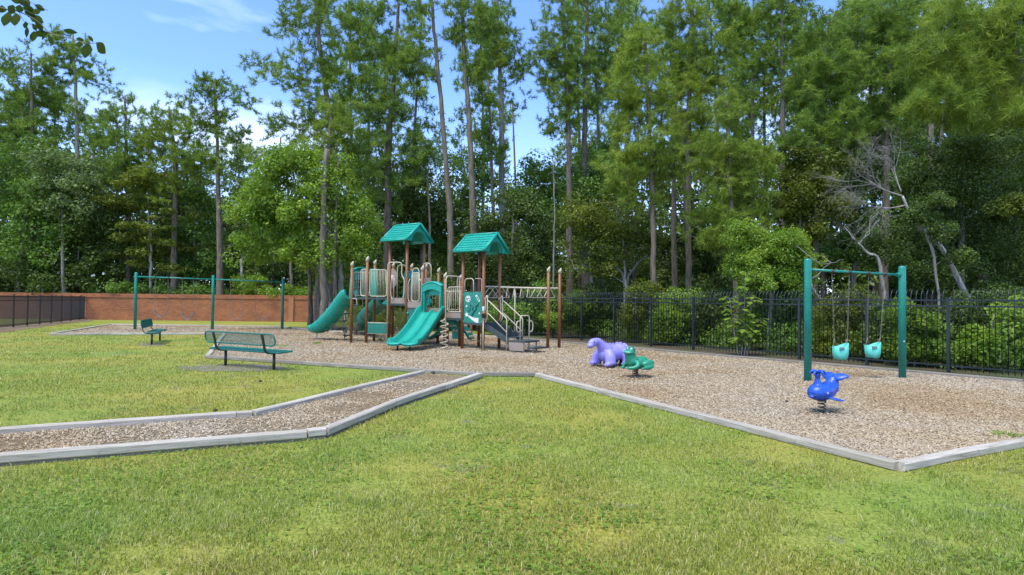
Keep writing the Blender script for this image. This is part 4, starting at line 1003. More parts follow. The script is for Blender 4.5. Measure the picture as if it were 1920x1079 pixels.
    for i in range(nn+1):
        t = i/nn; pts.append(pz(L2+du*(0.05+gw*t), gz1-0.01+0.022*abs(math.cos(math.pi*t))*1.0))
    pts = [pz(L2+du*0.05, gz0), pz(L2+du*(0.05+gw), gz0)]+pts[::-1]; mb.prism(pts, v*0.02); gpn = mb.build('game_panel', M['teal_panel'], root)
    fn = -v
    def PP(x, z, o=0.012): return pz(L2+du*(0.05+gw*x), gz0+(gz1-gz0)*z)+fn*o
    def disc(mb, x, z, r, o=0.006, n=18, inner=None):
        pts = [PP(x, z, o)+du*(math.cos(a)*r)+Z*(math.sin(a)*r) for a in [2*math.pi*i/n for i in range(n)]]
        if inner is None: mb.prism(pts, fn*0.004)
        else:
            q = [PP(x, z, o)+du*(math.cos(a)*inner)+Z*(math.sin(a)*inner) for a in [2*math.pi*i/n for i in range(n)]]
            V = pts+q; mb.add(V+[w+fn*0.004 for w in V], [(i, (i+1) % n, n+(i+1) % n, n+i) for i in range(n)]+[(2*n+i, 3*n+i, 3*n+(i+1) % n, 2*n+(i+1) % n) for i in range(n)])
    g = MB(); disc(g, 0.24, 0.78, 0.105, inner=0.088)
    for x, z, r in ((0.20, 0.83, 0.03), (0.30, 0.83, 0.034), (0.18, 0.74, 0.022), (0.27, 0.75, 0.027), (0.24, 0.70, 0.018), (0.31, 0.76, 0.014)): disc(g, x, z, r)
    def star(mb, x, z, r, npt=5, rot=0.2):
        pts = [PP(x, z, 0.006)+du*(math.cos(a)*q)+Z*(math.sin(a)*q) for i in range(2*npt) for a, q in [(math.pi*i/npt+rot+math.pi/2, r if i % 2 == 0 else r*0.45)]]; mb.prism(pts, fn*0.004)
    g.build('moon_picture', M['white'], gpn)
    for sa in ((0.16, 0.545, 0.042, 6), (0.86, 0.32, 0.042, 6)): g = MB(); star(g, *sa); g.build('star_picture', M['white'], gpn)
    g = MB(); star(g, 0.17, 0.27, 0.085)
    for k in range(5):   # comet tail stripes
        pts = []; nn = 12
        for side_ in (0, 1):
            rg = range(nn+1) if side_ == 0 else range(nn, -1, -1)
            for i in rg:
                t = i/nn; x = 0.24+0.58*t; wdt = (0.012+0.034*t); z = 0.235-0.10*math.sin(t*1.9)-k*(0.006+0.030*t)+0.02+(wdt*0.35 if side_ else -wdt*0.35); pts.append(PP(x, z, 0.006))
        g.prism(pts, fn*0.004)
    g.build('comet_picture', M['white'], gpn); g = MB()
    # rocket
    def rot(px_, pz_, a, cx_, cz_): return PP(cx_, cz_, 0.006)+du*(px_*math.cos(a)-pz_*math.sin(a))+Z*(px_*math.sin(a)+pz_*math.cos(a))
    ar = 0.62
    for poly in ([(-0.035, -0.09), (-0.024, -0.09), (-0.024, 0.07), (-0.035, 0.07)], [(0.024, -0.09), (0.035, -0.09), (0.035, 0.07), (0.024, 0.07)], [(-0.035, 0.075), (0.035, 0.075), (0.045, 0.125), (-0.045, 0.125)], [(-0.035, -0.09), (0.035, -0.09), (0.03, -0.105), (0, -0.13), (-0.03, -0.105)]):
        g.prism([rot(x, z, ar, 0.77, 0.80) for x, z in poly], fn*0.004)
    g.build('rocket_picture', M['white'], gpn)
    dk = MB(); random.seed(5)     # dark raised maze track
    tr_ = [(0.80, 0.66), (0.78, 0.60), (0.70, 0.56), (0.66, 0.50), (0.70, 0.46), (0.60, 0.42), (0.55, 0.36), (0.50, 0.30), (0.45, 0.25)]
    dk.tube([PP(x, z, 0.015) for x, z in tr_], 0.022, 6); dk.tube([PP(x, z, 0.015) for x, z in ((0.24, 0.42), (0.34, 0.40), (0.36, 0.48), (0.27, 0.5))], 0.02, 6); dk.tube([PP(x, z, 0.015) for x, z in ((0.34, 0.58), (0.45, 0.6), (0.52, 0.5), (0.48, 0.44))], 0.018, 6)
    dk.build('maze_track', M['teal_dk'], gpn)
    bt = MB()
    for x, z in ((-0.03, 0.06), (-0.03, 0.92), (1.03, 0.06), (1.03, 0.92)): bt.box(PP(x, z, -0.0), (0.05, 0.05, 0.03), -ph)
    bt.build('panel_clamp', M['beige'], gpn)
    # loops above the game panel
    zt = Zt(885, 523, L2.y); mb = MB(); za_ = gz1-0.02
    mb.tube(fillet([pz(L2+u*0.05+v*0.03, za_), pz(L2+u*0.05+v*0.03, zt), pz(L2+u*0.42+v*0.03, zt), pz(L2+u*0.42+v*0.03, za_)], 0.13, 6), 0.016, 8)
    mb.tube(fillet([pz(L2+u*0.42+v*0.10, zt), pz(L2+u*0.62+v*0.2, zt), pz(L2+u*0.62+v*0.2, za_+0.02), pz(L2+u*0.36+v*0.2, za_+0.02)], 0.07, 5), 0.014, 8); mb.build('arch_rail', M['beige'], root)
    # telescope tube on the near post
    tp = N2+Vector((0.02, -0.12, 0)); zc = Zt(908, 590, tp.y); mb = MB(); mb.tube([Vector((tp.x, tp.y+0.20, zc+0.12)), Vector((tp.x+0.02, tp.y-0.16, zc-0.03))], [0.05, 0.085], 16); sc_ = mb.build('telescope', M['brown'], root)
    MB().lathe((tp.x-0.01, tp.y-0.02, zc+0.12), [(0.035, -0.05), (0.04, 0.0), (0.04, 0.10), (0.03, 0.13)], 12).build('eyepiece', M['bolt'], sc_)
    MB().tube([Vector((tp.x+0.0205, tp.y-0.163, zc-0.031)), Vector((tp.x+0.021, tp.y-0.166, zc-0.0315))], 0.07, 16).build('lens', M['black'], sc_)
    q = G(905.5, 659.5); MB().tube([pz(q, -0.03), pz(q, zc-0.12)], 0.018, 8).build('pole', M['beige'], root)
    # ---- stairs going right
    st0 = N2+u*0.06; d3 = u; wd = v*0.80; zts, zbs = z6, 0.42; Ls_ = 0.92
    def SP(t, w_, z): return pz(st0+d3*(Ls_*t)+wd*w_, z)
    sk = MB()
    for w_ in (0.0, 1.0):
        sk.prism([SP(0, w_, zts+0.02), SP(0.0, w_, zts-0.16), SP(1, w_, zbs-0.17), SP(1, w_, zbs+0.03)], wd.normalized()*0.025)
    sko = sk.build('stair_stringer', M['deck'], root); ns_ = 4
    for k in range(ns_):
        t0, t1 = k/ns_, (k+1)/ns_; z = zts-(zts-zbs)*((k+1)/(ns_+0.4)); m_ = MB()
        m_.prism([SP(t0, 0.03, z-0.02), SP(t1, 0.03, z-0.02), SP(t1, 0.99, z-0.02), SP(t0, 0.99, z-0.02)], Z*0.02); m_.prism([SP(t0, 0.03, z), SP(t0, 0.99, z), SP(t0, 0.99, z+0.13), SP(t0, 0.03, z+0.13)], d3*0.012); m_.build('stair_tread', M['deck'], sko)
    # landing platform and lower step
    ld0 = st0+d3*Ls_; mb = MB(); lz = zbs-0.09; LL = 0.62
    mb.prism([pz(ld0, lz), pz(ld0+d3*LL, lz), pz(ld0+d3*LL+wd, lz), pz(ld0+wd, lz)], Z*0.055); mb.build('landing', M['deck'], root)
    riser(ld0, ld0+d3*LL, 0.08, lz, 'tan', 0.05, 0.02, 'riser')
    mb = MB(); a = ld0+d3*(LL+0.02)+wd*0.1; mb.prism([pz(a, 0.15), pz(a+d3*0.26, 0.15), pz(a+d3*0.26+wd*0.9, 0.15), pz(a+wd*0.9, 0.15)], Z*0.05); mb.build('step', M['deck'], root)
    mb = MB()
    for q, qz in ((ld0+d3*0.1+wd*0.05, lz), (ld0+d3*0.56+wd*0.05, lz), (ld0+d3*(LL+0.2)+wd*0.2, 0.155), (ld0+d3*0.56+wd*0.9, lz)): MB().tube([pz(q, -0.03), pz(q, qz)], 0.022, 8).build('landing_leg', M['tan'], root)
    # handrails
    def rail(pts, name='handrail', r=0.0175):
        mb = MB(); mb.tube(fillet(pts, 0.07, 4), r, 8); return mb.build(name, M['beige'], root)
    for w_ in (0.0, 1.0):
        a = st0+wd*w_; top = z6+0.72; e = a+d3*(0.86 if w_ == 0 else 0.90)
        zend = zbs+0.62
        rail([pz(a+d3*0.10, top-0.02), pz(a+d3*0.15, top-0.02), pz(e, zend), pz(e, -0.02 if w_ == 0 else zbs-0.05)])
        rail([pz(a+d3*0.10, top-0.42), pz(a+d3*0.15, top-0.42), pz(e, zend-0.42)])
        rail([pz(a+d3*0.02, top+0.05), pz(a+d3*0.08, top+0.16), pz(a+d3*0.10, top+0.10), pz(a+d3*0.10, top-0.60), pz(a+d3*0.02, top-0.70)], 'grab_rail', 0.02)
        rail([pz(a-d3*0.06, top-0.0), pz(a-d3*0.03, top+0.10), pz(a+d3*0.02, top+0.02), pz(a+d3*0.02, top-0.60), pz(a-d3*0.05, top-0.66)], 'grab_rail', 0.014)
    # hoop handle at the foot of the landing
    h0, h1 = G(975, 661), G(991.8, 659.8); h0.z = h1.z = 0; zt = Zt(984, 592.5, h0.y); mb = MB(); mb.tube(fillet([pz(h0, -0.03), pz(h0, zt), pz(h1, zt), pz(h1, -0.03)], 0.09, 6), 0.02, 8)
    hd = (h1-h0).normalized()
    for s_, sg in ((h0, -1), (h1, 1)): mb.tube(fillet([pz(s_, zt-0.17), pz(s_+hd*(sg*0.16), zt-0.17), pz(s_+hd*(sg*0.16), zt-0.50), pz(s_, zt-0.50)], 0.12, 6), 0.017, 8)
    mb.build('grab_hoop', M['beige'], root)
    # ---- curved overhead ladder
    m0, m1 = G(1027, 655.5), G(1048.3, 654.3); post(m0, Zt(1029, 503, m0.y), 1); post(m1, Zt(1051, 506, m1.y), 1)
    zo = lambda px, py, Y: W(px, py, Y)
    Y0, Y1 = R2.y, m0.y
    ctl = [zo(902, 537.5, F2.y), zo(932, 538, Y0), zo(960, 539, Y0+0.25), zo(990, 540, Y0+0.55), zo(1015, 540.5, Y1+0.25), zo(1048, 541, m1.y)]
    beam = smoothpath(ctl, 6); lb = MB(); lb.tube(beam, 0.024, 8)
    b2 = [p+Vector((0.0, -0.10, 0.005)) for p in beam]
    lad = lb.build('overhead_rail', M['beige'], root)
    lb = MB(); e0 = zo(938, 539, Y0-0.35); e1 = zo(1027, 541.5, m0.y); lb.tube(smoothpath([e0, e0.lerp(e1, 0.5)+Vector((0, 0.03, 0)), e1], 6), 0.024, 8); lb.build('overhead_rail', M['beige'], root)
    for (px, wpx) in ((919, 30), (928, 28), (940, 30), (952, 6), (965, 7), (978, 7), (991, 7), (1006, 24), (1018, 24), (1030, 22)):
        t = (px-902)/(1048-902); Yb = Y0+(Y1-Y0)*max(0, min(1, t))+0.1; tp_ = W(px, 540, Yb); lo = W(px, 558.5, Yb); hwid = wpx/2/(FPX/Yb); dep = math.sqrt(max(0.0, 0.25**2-hwid**2)); dv = Vector((hwid, dep, 0))
        pts = fillet([tp_+dv*0.12, tp_-dv*0.12, lo-dv, lo+dv], 0.05, 3, closed=True)
        MB().tube(pts, 0.0135, 6, closed=True).build('rung_loop', M['beige'], lad)
    q = G(964.5, 650); MB().tube([pz(q, -0.03), pz(q, W(965, 540, q.y).z)], 0.02, 8).build('pole', M['beige'], root)
    # ---- teal climbing arcs under the right decks
    def climb(pts2, wdv, name='climber'):
        mb = MB(); pts = smoothpath(pts2, 8); fr = []
        for i, p in enumerate(pts):
            t_ = (pts[min(len(pts)-1, i+1)]-pts[max(0, i-1)]).normalized(); s_ = wdv.normalized(); fr.append((p, s_, s_.cross(t_).normalized()))
        w_ = wdv.length/2; mb.sweep(fr, [(-w_, -0.035), (w_, -0.035), (w_, 0.035), (-w_, 0.035)]); o = mb.build(name, M['teal'], root, smooth=False)
        hh = MB()
        for i in range(4, len(fr)-3, 5):
            for sx in (-0.5, 0.1, 0.6): 
                p = fr[i][0]+fr[i][1]*(w_*sx); hh.lathe((p.x, p.y, p.z), [(0.0, -0.055), (0.05, -0.05), (0.06, 0.0), (0.05, 0.05), (0.0, 0.055)], 8)
        hh.build('handhold', M['beige'], o); return o
    c0 = Np+v*0.1
    climb([W(800, 635, Gp.y+0.9), W(812, 633, Gp.y+0.7), W(826, 622, Gp.y+0.5), W(836, 606, Gp.y+0.4), W(846, 596, Gp.y+0.3)], v*0.35)
    climb([W(843, 602, Np.y+0.1), W(856, 618, Np.y+0.1), W(858, 636, Np.y+0.1)], u*0.42)
    climb([W(856, 600, Np.y+0.4), W(868, 610, Np.y+0.5), W(880, 628, Np.y+0.6), W(884, 636, Np.y+0.7)], v*0.32)
    mb = MB()
    pA, pB = G(871, 640), G(895, 652)
    mb.tube([pz(L2+v*0.02, 0.62), pz(F2, 0.60)], 0.016, 6); mb.tube([W(868, 600, 20.2), W(898, 611, 20.0)], 0.018, 6); mb.tube([W(868, 636, 20.4), W(905, 641, 20.2)], 0.014, 6); mb.build('brace', M['beige'], root)
    # wheel toy seen through the hood
    mb = MB(); c = W(803, 566, Gp.y+0.55); mb.tube([c+u*(math.cos(a)*0.13)+Z*(math.sin(a)*0.13) for a in [2*math.pi*i/16 for i in range(16)]], 0.03, 8, closed=True); mb.tube([c-u*0.12, c+u*0.12], 0.02, 6); mb.build('play_wheel', M['teal'], root)
    barrier(I_, Np, z4+0.08, z4+0.72, 9, 0.08)
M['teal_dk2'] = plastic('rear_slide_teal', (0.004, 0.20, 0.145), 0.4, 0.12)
M['teal_panel'] = plastic('panel_green', (0.012, 0.215, 0.145), 0.42, 0.10)
def bubble_material():
    m, nt, p, o = mat_new('clear_bubble'); p.inputs['Base Color'].default_value = (0.7, 0.68, 0.62, 1); p.inputs['Roughness'].default_value = 0.25
    p.inputs['Alpha'].default_value = 0.55; n = noise(nt, 30, 3, 0.6, vec=wpos(nt)); bump(nt, p, n, 0.3, 0.02); return m
M['bubble'] = bubble_material()
playground()

# ================================================================== SPRING RIDERS
def ell(mb, c, r, M3=None, n=14):
    V = []; F_ = []; c = Vector(c); M3 = M3 or Matrix.Identity(3)
    for j in range(1, n):
        el = -math.pi/2+math.pi*j/n
        for k in range(n*2):
            a = math.pi*k/n; V.append(c+M3 @ Vector((math.cos(a)*math.cos(el)*r[0], math.sin(a)*math.cos(el)*r[1], math.sin(el)*r[2])))
    b = len(V); V += [c+M3 @ Vector((0, 0, -r[2])), c+M3 @ Vector((0, 0, r[2]))]
    for j in range(n-2):
        for k in range(2*n): F_.append((j*2*n+k, j*2*n+(k+1) % (2*n), (j+1)*2*n+(k+1) % (2*n), (j+1)*2*n+k))
    for k in range(2*n): F_.append((b, (k+1) % (2*n), k)); F_.append((b+1, (n-2)*2*n+k, (n-2)*2*n+(k+1) % (2*n)))
    mb.add(V, F_)
def organic(name, mb, mat, parent, vox=0.012, it=6, fac=0.5):
    """union of the solid pieces, remeshed and smoothed into one skin (local coordinates)"""
    me = bpy.data.meshes.new(name); me.from_pydata([tuple(x) for x in mb.v], [], mb.f); o = bpy.data.objects.new(name, me); COL.objects.link(o)
    bm = bmesh.new(); bm.from_mesh(me); bmesh.ops.recalc_face_normals(bm, faces=bm.faces); bm.to_mesh(me); bm.free()
    r_ = o.modifiers.new('r', 'REMESH'); r_.mode = 'VOXEL'; r_.voxel_size = vox; s = o.modifiers.new('s', 'SMOOTH'); s.iterations = it; s.factor = fac
    dg = bpy.context.evaluated_depsgraph_get(); dg.update(); m2 = bpy.data.meshes.new_from_object(o.evaluated_get(dg)); o.modifiers.clear(); o.data = m2
    m2.polygons.foreach_set('use_smooth', [True]*len(m2.polygons)); m2.materials.clear(); m2.materials.append(mat); o.parent = parent; return o
def RM(rx=0, ry=0, rz=0): return Matrix.Rotation(R(rz), 3, 'Z') @ Matrix.Rotation(R(ry), 3, 'Y') @ Matrix.Rotation(R(rx), 3, 'X')
def spring(parent, h, r, turns=4, wire=0.011):
    mb = MB(); pts = []
    for i in range(turns*18+1):
        t = i/(turns*18); a = 2*math.pi*turns*t; pts.append((math.cos(a)*r, math.sin(a)*r, 0.02+(h-0.02)*t))
    mb.tube(pts, wire, 8); mb.lathe((0, 0, h-0.01), [(r*1.25, -0.012), (r*1.25, 0.012)], 14); mb.lathe((0, 0, 0.0), [(r*1.3, 0.0), (r*1.3, 0.035)], 14)
    return mb.build('spring', M['spring'], parent, world=False)
def taper(mb, pts, rs, n=10): mb.tube(smoothpath(pts, 4) if len(pts) > 2 else pts, ([rs[0]+(rs[-1]-rs[0])*i/(4*(len(pts)-1)) for i in range(4*(len(pts)-1)+1)] if len(pts) > 2 else rs), n)
def taperv(mb, pts, rs, n=12):
    P_ = smoothpath(pts, 4); r_ = []
    for i in range(len(P_)):
        t = i/4; k = min(int(t), len(rs)-2); r_.append(rs[k]+(rs[k+1]-rs[k])*(t-k))
    mb.tube(P_, r_, n)
def heading(root, ang): root.rotation_euler = (0, 0, ang)
def whale():
    b = G(1541, 778); root = empty('whale_rider', tuple(b)); tag(root, 'bright blue whale spring rider with spout handle and raised tail', 'spring rider', 'spring riders on the mulch')
    spring(root, 0.225, 0.052, 4, 0.0095)
    mb = MB(); zc = 0.35
    ell(mb, (0.02, 0, zc), (0.235, 0.165, 0.135)); ell(mb, (-0.10, 0, zc+0.0), (0.17, 0.13, 0.115)); ell(mb, (0.12, 0, zc-0.01), (0.13, 0.14, 0.115))
    taperv(mb, [(-0.12, 0, zc+0.01), (-0.21, 0, zc+0.06), (-0.25, 0, zc+0.14), (-0.262, 0, zc+0.20)], [0.13, 0.12, 0.095, 0.07])
    for s in (-1, 1):
        ell(mb, (-0.275, s*0.085, zc+0.215), (0.08, 0.12, 0.034), RM(s*10, 36, s*28)); ell(mb, (-0.305, s*0.155, zc+0.228), (0.045, 0.075, 0.022), RM(s*8, 30, s*36))
        ell(mb, (-0.05, s*0.185, zc-0.095), (0.07, 0.115, 0.018), RM(s*-8, 0, s*38)); ell(mb, (-0.095, s*0.25, zc-0.105), (0.04, 0.06, 0.012), RM(s*-4, 0, s*45))
    ell(mb, (0.25, 0, zc-0.065), (0.025, 0.05, 0.022))
    taperv(mb, [(0.10, 0, zc+0.09), (0.10, 0, zc+0.19), (0.10, 0, zc+0.265)], [0.075, 0.034, 0.052])
    organic('body', mb, M['blue'], root, 0.009, 5)
    sp = MB()
    for k in range(6):
        a = 2*math.pi*k/6+0.3; c, s = math.cos(a), math.sin(a); L = 0.115 if k % 3 else 0.145; p = [(0.10, 0, zc+0.25), (0.10+c*0.04, s*0.04, zc+0.302), (0.10+c*L*0.75, s*L*0.75, zc+0.305), (0.10+c*L, s*L, zc+0.262)]
        sp.tube(smoothpath(p, 4), [0.016, 0.017, 0.018, 0.019, 0.02, 0.02, 0.02, 0.02, 0.019, 0.018, 0.016, 0.014, 0.010], 8)
    sp.build('spout', M['blue'], root, world=False)
    for s in (-1, 1):
        e = MB(); ell(e, (0.085, s*0.152, zc+0.0), (0.026, 0.012, 0.022), None, 8); eo = e.build('eye', M['blue'], root, smooth=True, world=False)
        e = MB(); e.tube([(0.085+math.cos(a)*0.016, s*(0.163), zc+math.sin(a)*0.014) for a in [2*math.pi*i/12 for i in range(12)]], 0.003, 5, closed=True); e.build('eye_ring', M['white'], eo, world=False)
    mo = MB(); mo.tube(smoothpath([(0.225, -0.09, zc-0.035), (0.262, 0, zc-0.05), (0.225, 0.09, zc-0.035)], 4), 0.005, 5); mo.build('mouth', M['spring'], root, world=False)
    heading(root, math.atan2(-0.46, -0.89)); root.scale = (0.94, 0.94, 0.96); return root
whale()
def frog():
    b = G(1191, 710); root = empty('frog_rider', tuple(b)); tag(root, 'green frog spring rider with big white eyes beside the purple dinosaur', 'spring rider', 'spring riders on the mulch')
    spring(root, 0.20, 0.055, 4, 0.0125)
    mb = MB()
    ell(mb, (-0.08, 0, 0.32), (0.24, 0.15, 0.11), RM(0, 22, 0)); ell(mb, (0.10, 0, 0.37), (0.13, 0.135, 0.14)); ell(mb, (-0.22, 0, 0.285), (0.14, 0.14, 0.085))
    taperv(mb, [(0.10, 0, 0.35), (0.135, 0, 0.45), (0.15, 0, 0.52)], [0.13, 0.115, 0.11])
    ell(mb, (0.17, 0, 0.545), (0.125, 0.128, 0.062), RM(0, -8, 0)); ell(mb, (0.13, 0, 0.585), (0.10, 0.105, 0.055))
    for s in (-1, 1):
        ell(mb, (0.135, s*0.062, 0.625), (0.048, 0.045, 0.045))
        ell(mb, (-0.20, s*0.165, 0.31), (0.145, 0.07, 0.085), RM(0, 14, s*-8))          # thigh
        taperv(mb, [(-0.28, s*0.20, 0.27), (-0.16, s*0.225, 0.235), (-0.04, s*0.215, 0.228)], [0.055, 0.043, 0.032])  # shank
        ell(mb, (-0.02, s*0.22, 0.225), (0.055, 0.045, 0.025))
        taperv(mb, [(0.06, s*0.13, 0.36), (0.10, s*0.195, 0.29), (0.17, s*0.165, 0.245), (0.25, s*0.09, 0.235)], [0.055, 0.05, 0.042, 0.034])
        for f in (-1, 0, 1): taperv(mb, [(0.24, s*0.09, 0.235), (0.285, s*(0.085+f*0.028), 0.232), (0.315, s*(0.082+f*0.04), 0.226)], [0.022, 0.015, 0.014], 8)
    ell(mb, (0.02, 0, 0.23), (0.20, 0.10, 0.045))
    organic('body', mb, M['frog'], root, 0.009, 4)
    mz = MB(); ell(mz, (0.205, 0, 0.548), (0.098, 0.118, 0.038), RM(0, -8, 0), 12); mz.build('muzzle', M['frog_lt'], root, smooth=True, world=False)
    for s in (-1, 1):
        e = MB(); ell(e, (0.162, s*0.062, 0.628), (0.032, 0.034, 0.033), None, 10); eo = e.build('eye', M['white'], root, smooth=True, world=False)
        e = MB(); ell(e, (0.190, s*0.058, 0.630), (0.008, 0.012, 0.017), None, 8); e.build('pupil', M['black'], eo, smooth=True, world=False)
        e = MB(); ell(e, (0.150, s*0.062, 0.645), (0.038, 0.038, 0.026), RM(0, -12, 0), 10); e.build('eyelid', M['frog'], eo, smooth=True, world=False)
    mo = MB(); mo.tube(smoothpath([(0.15, -0.122, 0.528), (0.25, -0.075, 0.522), (0.292, 0, 0.520), (0.25, 0.075, 0.522), (0.15, 0.122, 0.528)], 4), 0.006, 5); mo.build('mouth', M['teal_dk'], root, world=False)
    heading(root, math.atan2(-0.50, -0.86)); return root
frog()
def dino():
    b = G(1148, 689); root = empty('dinosaur_rider', tuple(b)); tag(root, 'lavender purple long-necked dinosaur rider standing behind the green frog', 'spring rider', 'spring riders on the mulch')
    sp = MB()
    for x in (0.22, -0.30):
        pts = [(x+math.cos(a)*0.05, math.sin(a)*0.05, 0.0+0.10*a/(2*math.pi*3)) for a in [2*math.pi*3*i/54 for i in range(55)]]; sp.tube(pts, 0.011, 6)
        sp.lathe((x, 0, 0), [(0.05, 0.0), (0.05, 0.16)], 10)
    sp.build('spring', M['spring'], root, world=False)
    mb = MB()
    ell(mb, (0, 0, 0.32), (0.36, 0.22, 0.20)); ell(mb, (-0.20, 0, 0.34), (0.25, 0.22, 0.21)); ell(mb, (0.20, 0, 0.31), (0.21, 0.20, 0.21))
    taperv(mb, [(0.20, 0, 0.38), (0.34, 0, 0.49), (0.44, 0, 0.585), (0.53, 0, 0.615), (0.60, 0, 0.60)], [0.19, 0.135, 0.10, 0.085, 0.085])
    ell(mb, (0.62, 0, 0.585), (0.135, 0.10, 0.10), RM(0, 18, 0)); ell(mb, (0.70, 0, 0.525), (0.092, 0.088, 0.068), RM(0, 20, 0))
    taperv(mb, [(-0.35, 0, 0.40), (-0.52, 0, 0.36), (-0.68, 0, 0.28), (-0.80, 0, 0.24)], [0.16, 0.11, 0.06, 0.025])
    for s in (-1, 1):
        taperv(mb, [(0.24, s*0.13, 0.36), (0.27, s*0.22, 0.24), (0.29, s*0.25, 0.12), (0.30, s*0.26, 0.07)], [0.13, 0.135, 0.13, 0.13])
        ell(mb, (0.34, s*0.26, 0.085), (0.12, 0.10, 0.062))
        taperv(mb, [(-0.26, s*0.13, 0.36), (-0.28, s*0.22, 0.24), (-0.27, s*0.25, 0.12), (-0.27, s*0.26, 0.07)], [0.14, 0.14, 0.13, 0.13])
        ell(mb, (-0.23, s*0.26, 0.085), (0.12, 0.10, 0.062))
    for k in range(9):   # low scalloped ridge plates down the neck and back
        t = k/8; p = [Vector((0.44, 0, 0.675)), Vector((0.36, 0, 0.63)), Vector((0.28, 0, 0.585)), Vector((0.19, 0, 0.55)), Vector((0.08, 0, 0.545)), Vector((-0.04, 0, 0.55)), Vector((-0.16, 0, 0.565)), Vector((-0.28, 0, 0.56)), Vector((-0.40, 0, 0.53))][k]; ell(mb, p, (0.055, 0.02, 0.02), None, 8)
    organic('body', mb, M['purple'], root, 0.012, 5)
    for s in (-1, 1):
        e = MB(); ell(e, (0.66, s*0.092, 0.61), (0.018, 0.010, 0.018), None, 8); e.build('eye', M['black'], root, smooth=True, world=False)
    mo = MB(); mo.tube(smoothpath([(0.68, -0.088, 0.505), (0.765, -0.05, 0.496), (0.79, 0, 0.494), (0.765, 0.05, 0.496), (0.68, 0.088, 0.505)], 4), 0.004, 5); mo.build('mouth', M['spring'], root, world=False)
    to = MB()
    for s in (-1, 1):
        for x0 in (0.44, -0.13):
            for f in (-1, 0, 1): ell(to, (x0, s*0.26+f*0.05, 0.065), (0.03, 0.026, 0.028), None, 8)
    to.build('toes', M['purple'], root, smooth=True, world=False)
    heading(root, math.atan2(-0.55, -0.83)); root.location.z = 0.03; return root
dino()

# ================================================================== TREES
def vn(a): return a/np.maximum(np.linalg.norm(a, axis=-1, keepdims=True), 1e-9)
def needles(P, D, nb, L, wd, r):
    T_ = len(P); P = np.repeat(P, nb, 0); D = np.repeat(D, nb, 0); n = len(P)
    d = vn(D*0.75+vn(r.normal(size=(n, 3)))); l = (L*(0.6+0.5*r.random(n)))[:, None]; b = P+D*(r.random(n)[:, None]-0.7)*L*0.7
    s = vn(np.cross(d, vn(r.normal(size=(n, 3)))))*wd*0.5
    tip = b+d*l; tip[:, 2] -= l[:, 0]*0.10
    V = np.stack([b-s, b+s, tip], 1).reshape(-1, 3); F = np.arange(n*3).reshape(-1, 3); return V, F
def leaves(C, Rr, per, L, r, flat=0.75, up=0.55, asp=0.55):
    """diamond leaves through the outer volume of each clump"""
    n = len(C)*per; c = np.repeat(C, per, 0); R_ = np.repeat(Rr, per)[:, None]
    d = vn(r.normal(size=(n, 3))); rad = (0.35+0.65*r.random(n)**0.5)[:, None]; p = c+d*R_*rad*np.array([[1, 1, flat]])
    nr = vn(d*0.5+np.array([[0, 0, up]])+r.normal(size=(n, 3))*0.55); a = vn(np.cross(nr, r.normal(size=(n, 3)))); b = np.cross(nr, a)
    l = (L*(0.55+0.8*r.random(n)))[:, None]
    V = np.stack([p-a*l*0.5, p+b*l*asp*0.5, p+a*l*0.5-nr*l*0.12, p-b*l*asp*0.5], 1).reshape(-1, 3); return V, np.arange(n*4).reshape(-1, 4)
def blob_pts(blobs, Y, n, r, depth=0.8):
    wts = np.array([b[2]*b[3]*(b[4] if len(b) > 4 else 1) for b in blobs], float); k = r.choice(len(blobs), n, p=wts/wts.sum()); o = []
    for i in k:
        b = blobs[i]; q = r.normal(size=3); q = q/np.linalg.norm(q)*r.random()**(1/2.4)
        rx = b[2]/(FPX/Y); p = W(b[0]+q[0]*b[2], b[1]+q[1]*b[3], Y); o.append((p.x, p.y+q[2]*rx*depth, max(0.3, p.z)))
    return np.array(o)
def trunk_mb(path, r0, r1, r, n=10):
    P_ = smoothpath(path, 6); L = len(P_); mb = MB(); out = []
    for i, p in enumerate(P_):
        q = p+Vector((r.normal()*0.018, r.normal()*0.018, 0))*(0 if i == 0 else 1); out.append(q)
    rr = [(r0+(r1-r0)*(i/(L-1))**0.85)*(1+0.25*math.exp(-i*0.9))*(1+r.normal()*0.03) for i in range(L)]
    mb.tube(out, rr, n); return mb, out, rr
def branchwork(path, rr, C, r, rise=0.35, r_b=0.05, mb=None):
    """thin limbs from the trunk out to every clump; clumps hang on one another's limbs"""
    mb = mb or MB(); P_ = np.array([tuple(p) for p in path]); ax = np.array([np.min(np.linalg.norm(P_-c, axis=1)) for c in C]); order = np.argsort(ax); nodes = []; 
    for i in order:
        c = C[i]; hd = np.linalg.norm(P_[:, :2]-c[:2], axis=1); tgt = c[2]-rise*hd; cost = np.abs(P_[:, 2]-tgt)*0.8+hd; j = int(np.argmin(cost)); a = P_[j]; best = cost[j]; src = None
        if nodes:
            Nn = np.array([q[0] for q in nodes]); dd = np.linalg.norm(Nn-c, axis=1)*1.15+np.maximum(0, Nn[:, 2]-c[2])*0.8; q = int(np.argmin(dd))
            if dd[q] < best: a = nodes[q][0]; src = q
        L = np.linalg.norm(c-a)
        if L < 0.05: continue
        m1 = a+(c-a)*0.33+np.array([r.normal()*0.06*L, r.normal()*0.06*L, -0.03*L]); m2 = a+(c-a)*0.68+np.array([r.normal()*0.06*L, r.normal()*0.06*L, 0.05*L])
        rb = min(r_b, 0.012+0.010*L) if src is None else min(0.026, 0.010+0.006*L)
        mb.tube([Vector(a), Vector(m1), Vector(m2), Vector(c)], [rb, rb*0.8, rb*0.6, rb*0.3], 5); nodes.append((c, i))
    return mb
GR = {'pine': 'pines rising behind the playground', 'leafy': 'leafy trees at the edge of the woods', 'shrub': 'shrubs behind the fence and wall', 'far': 'far pines standing deep in the woods'}
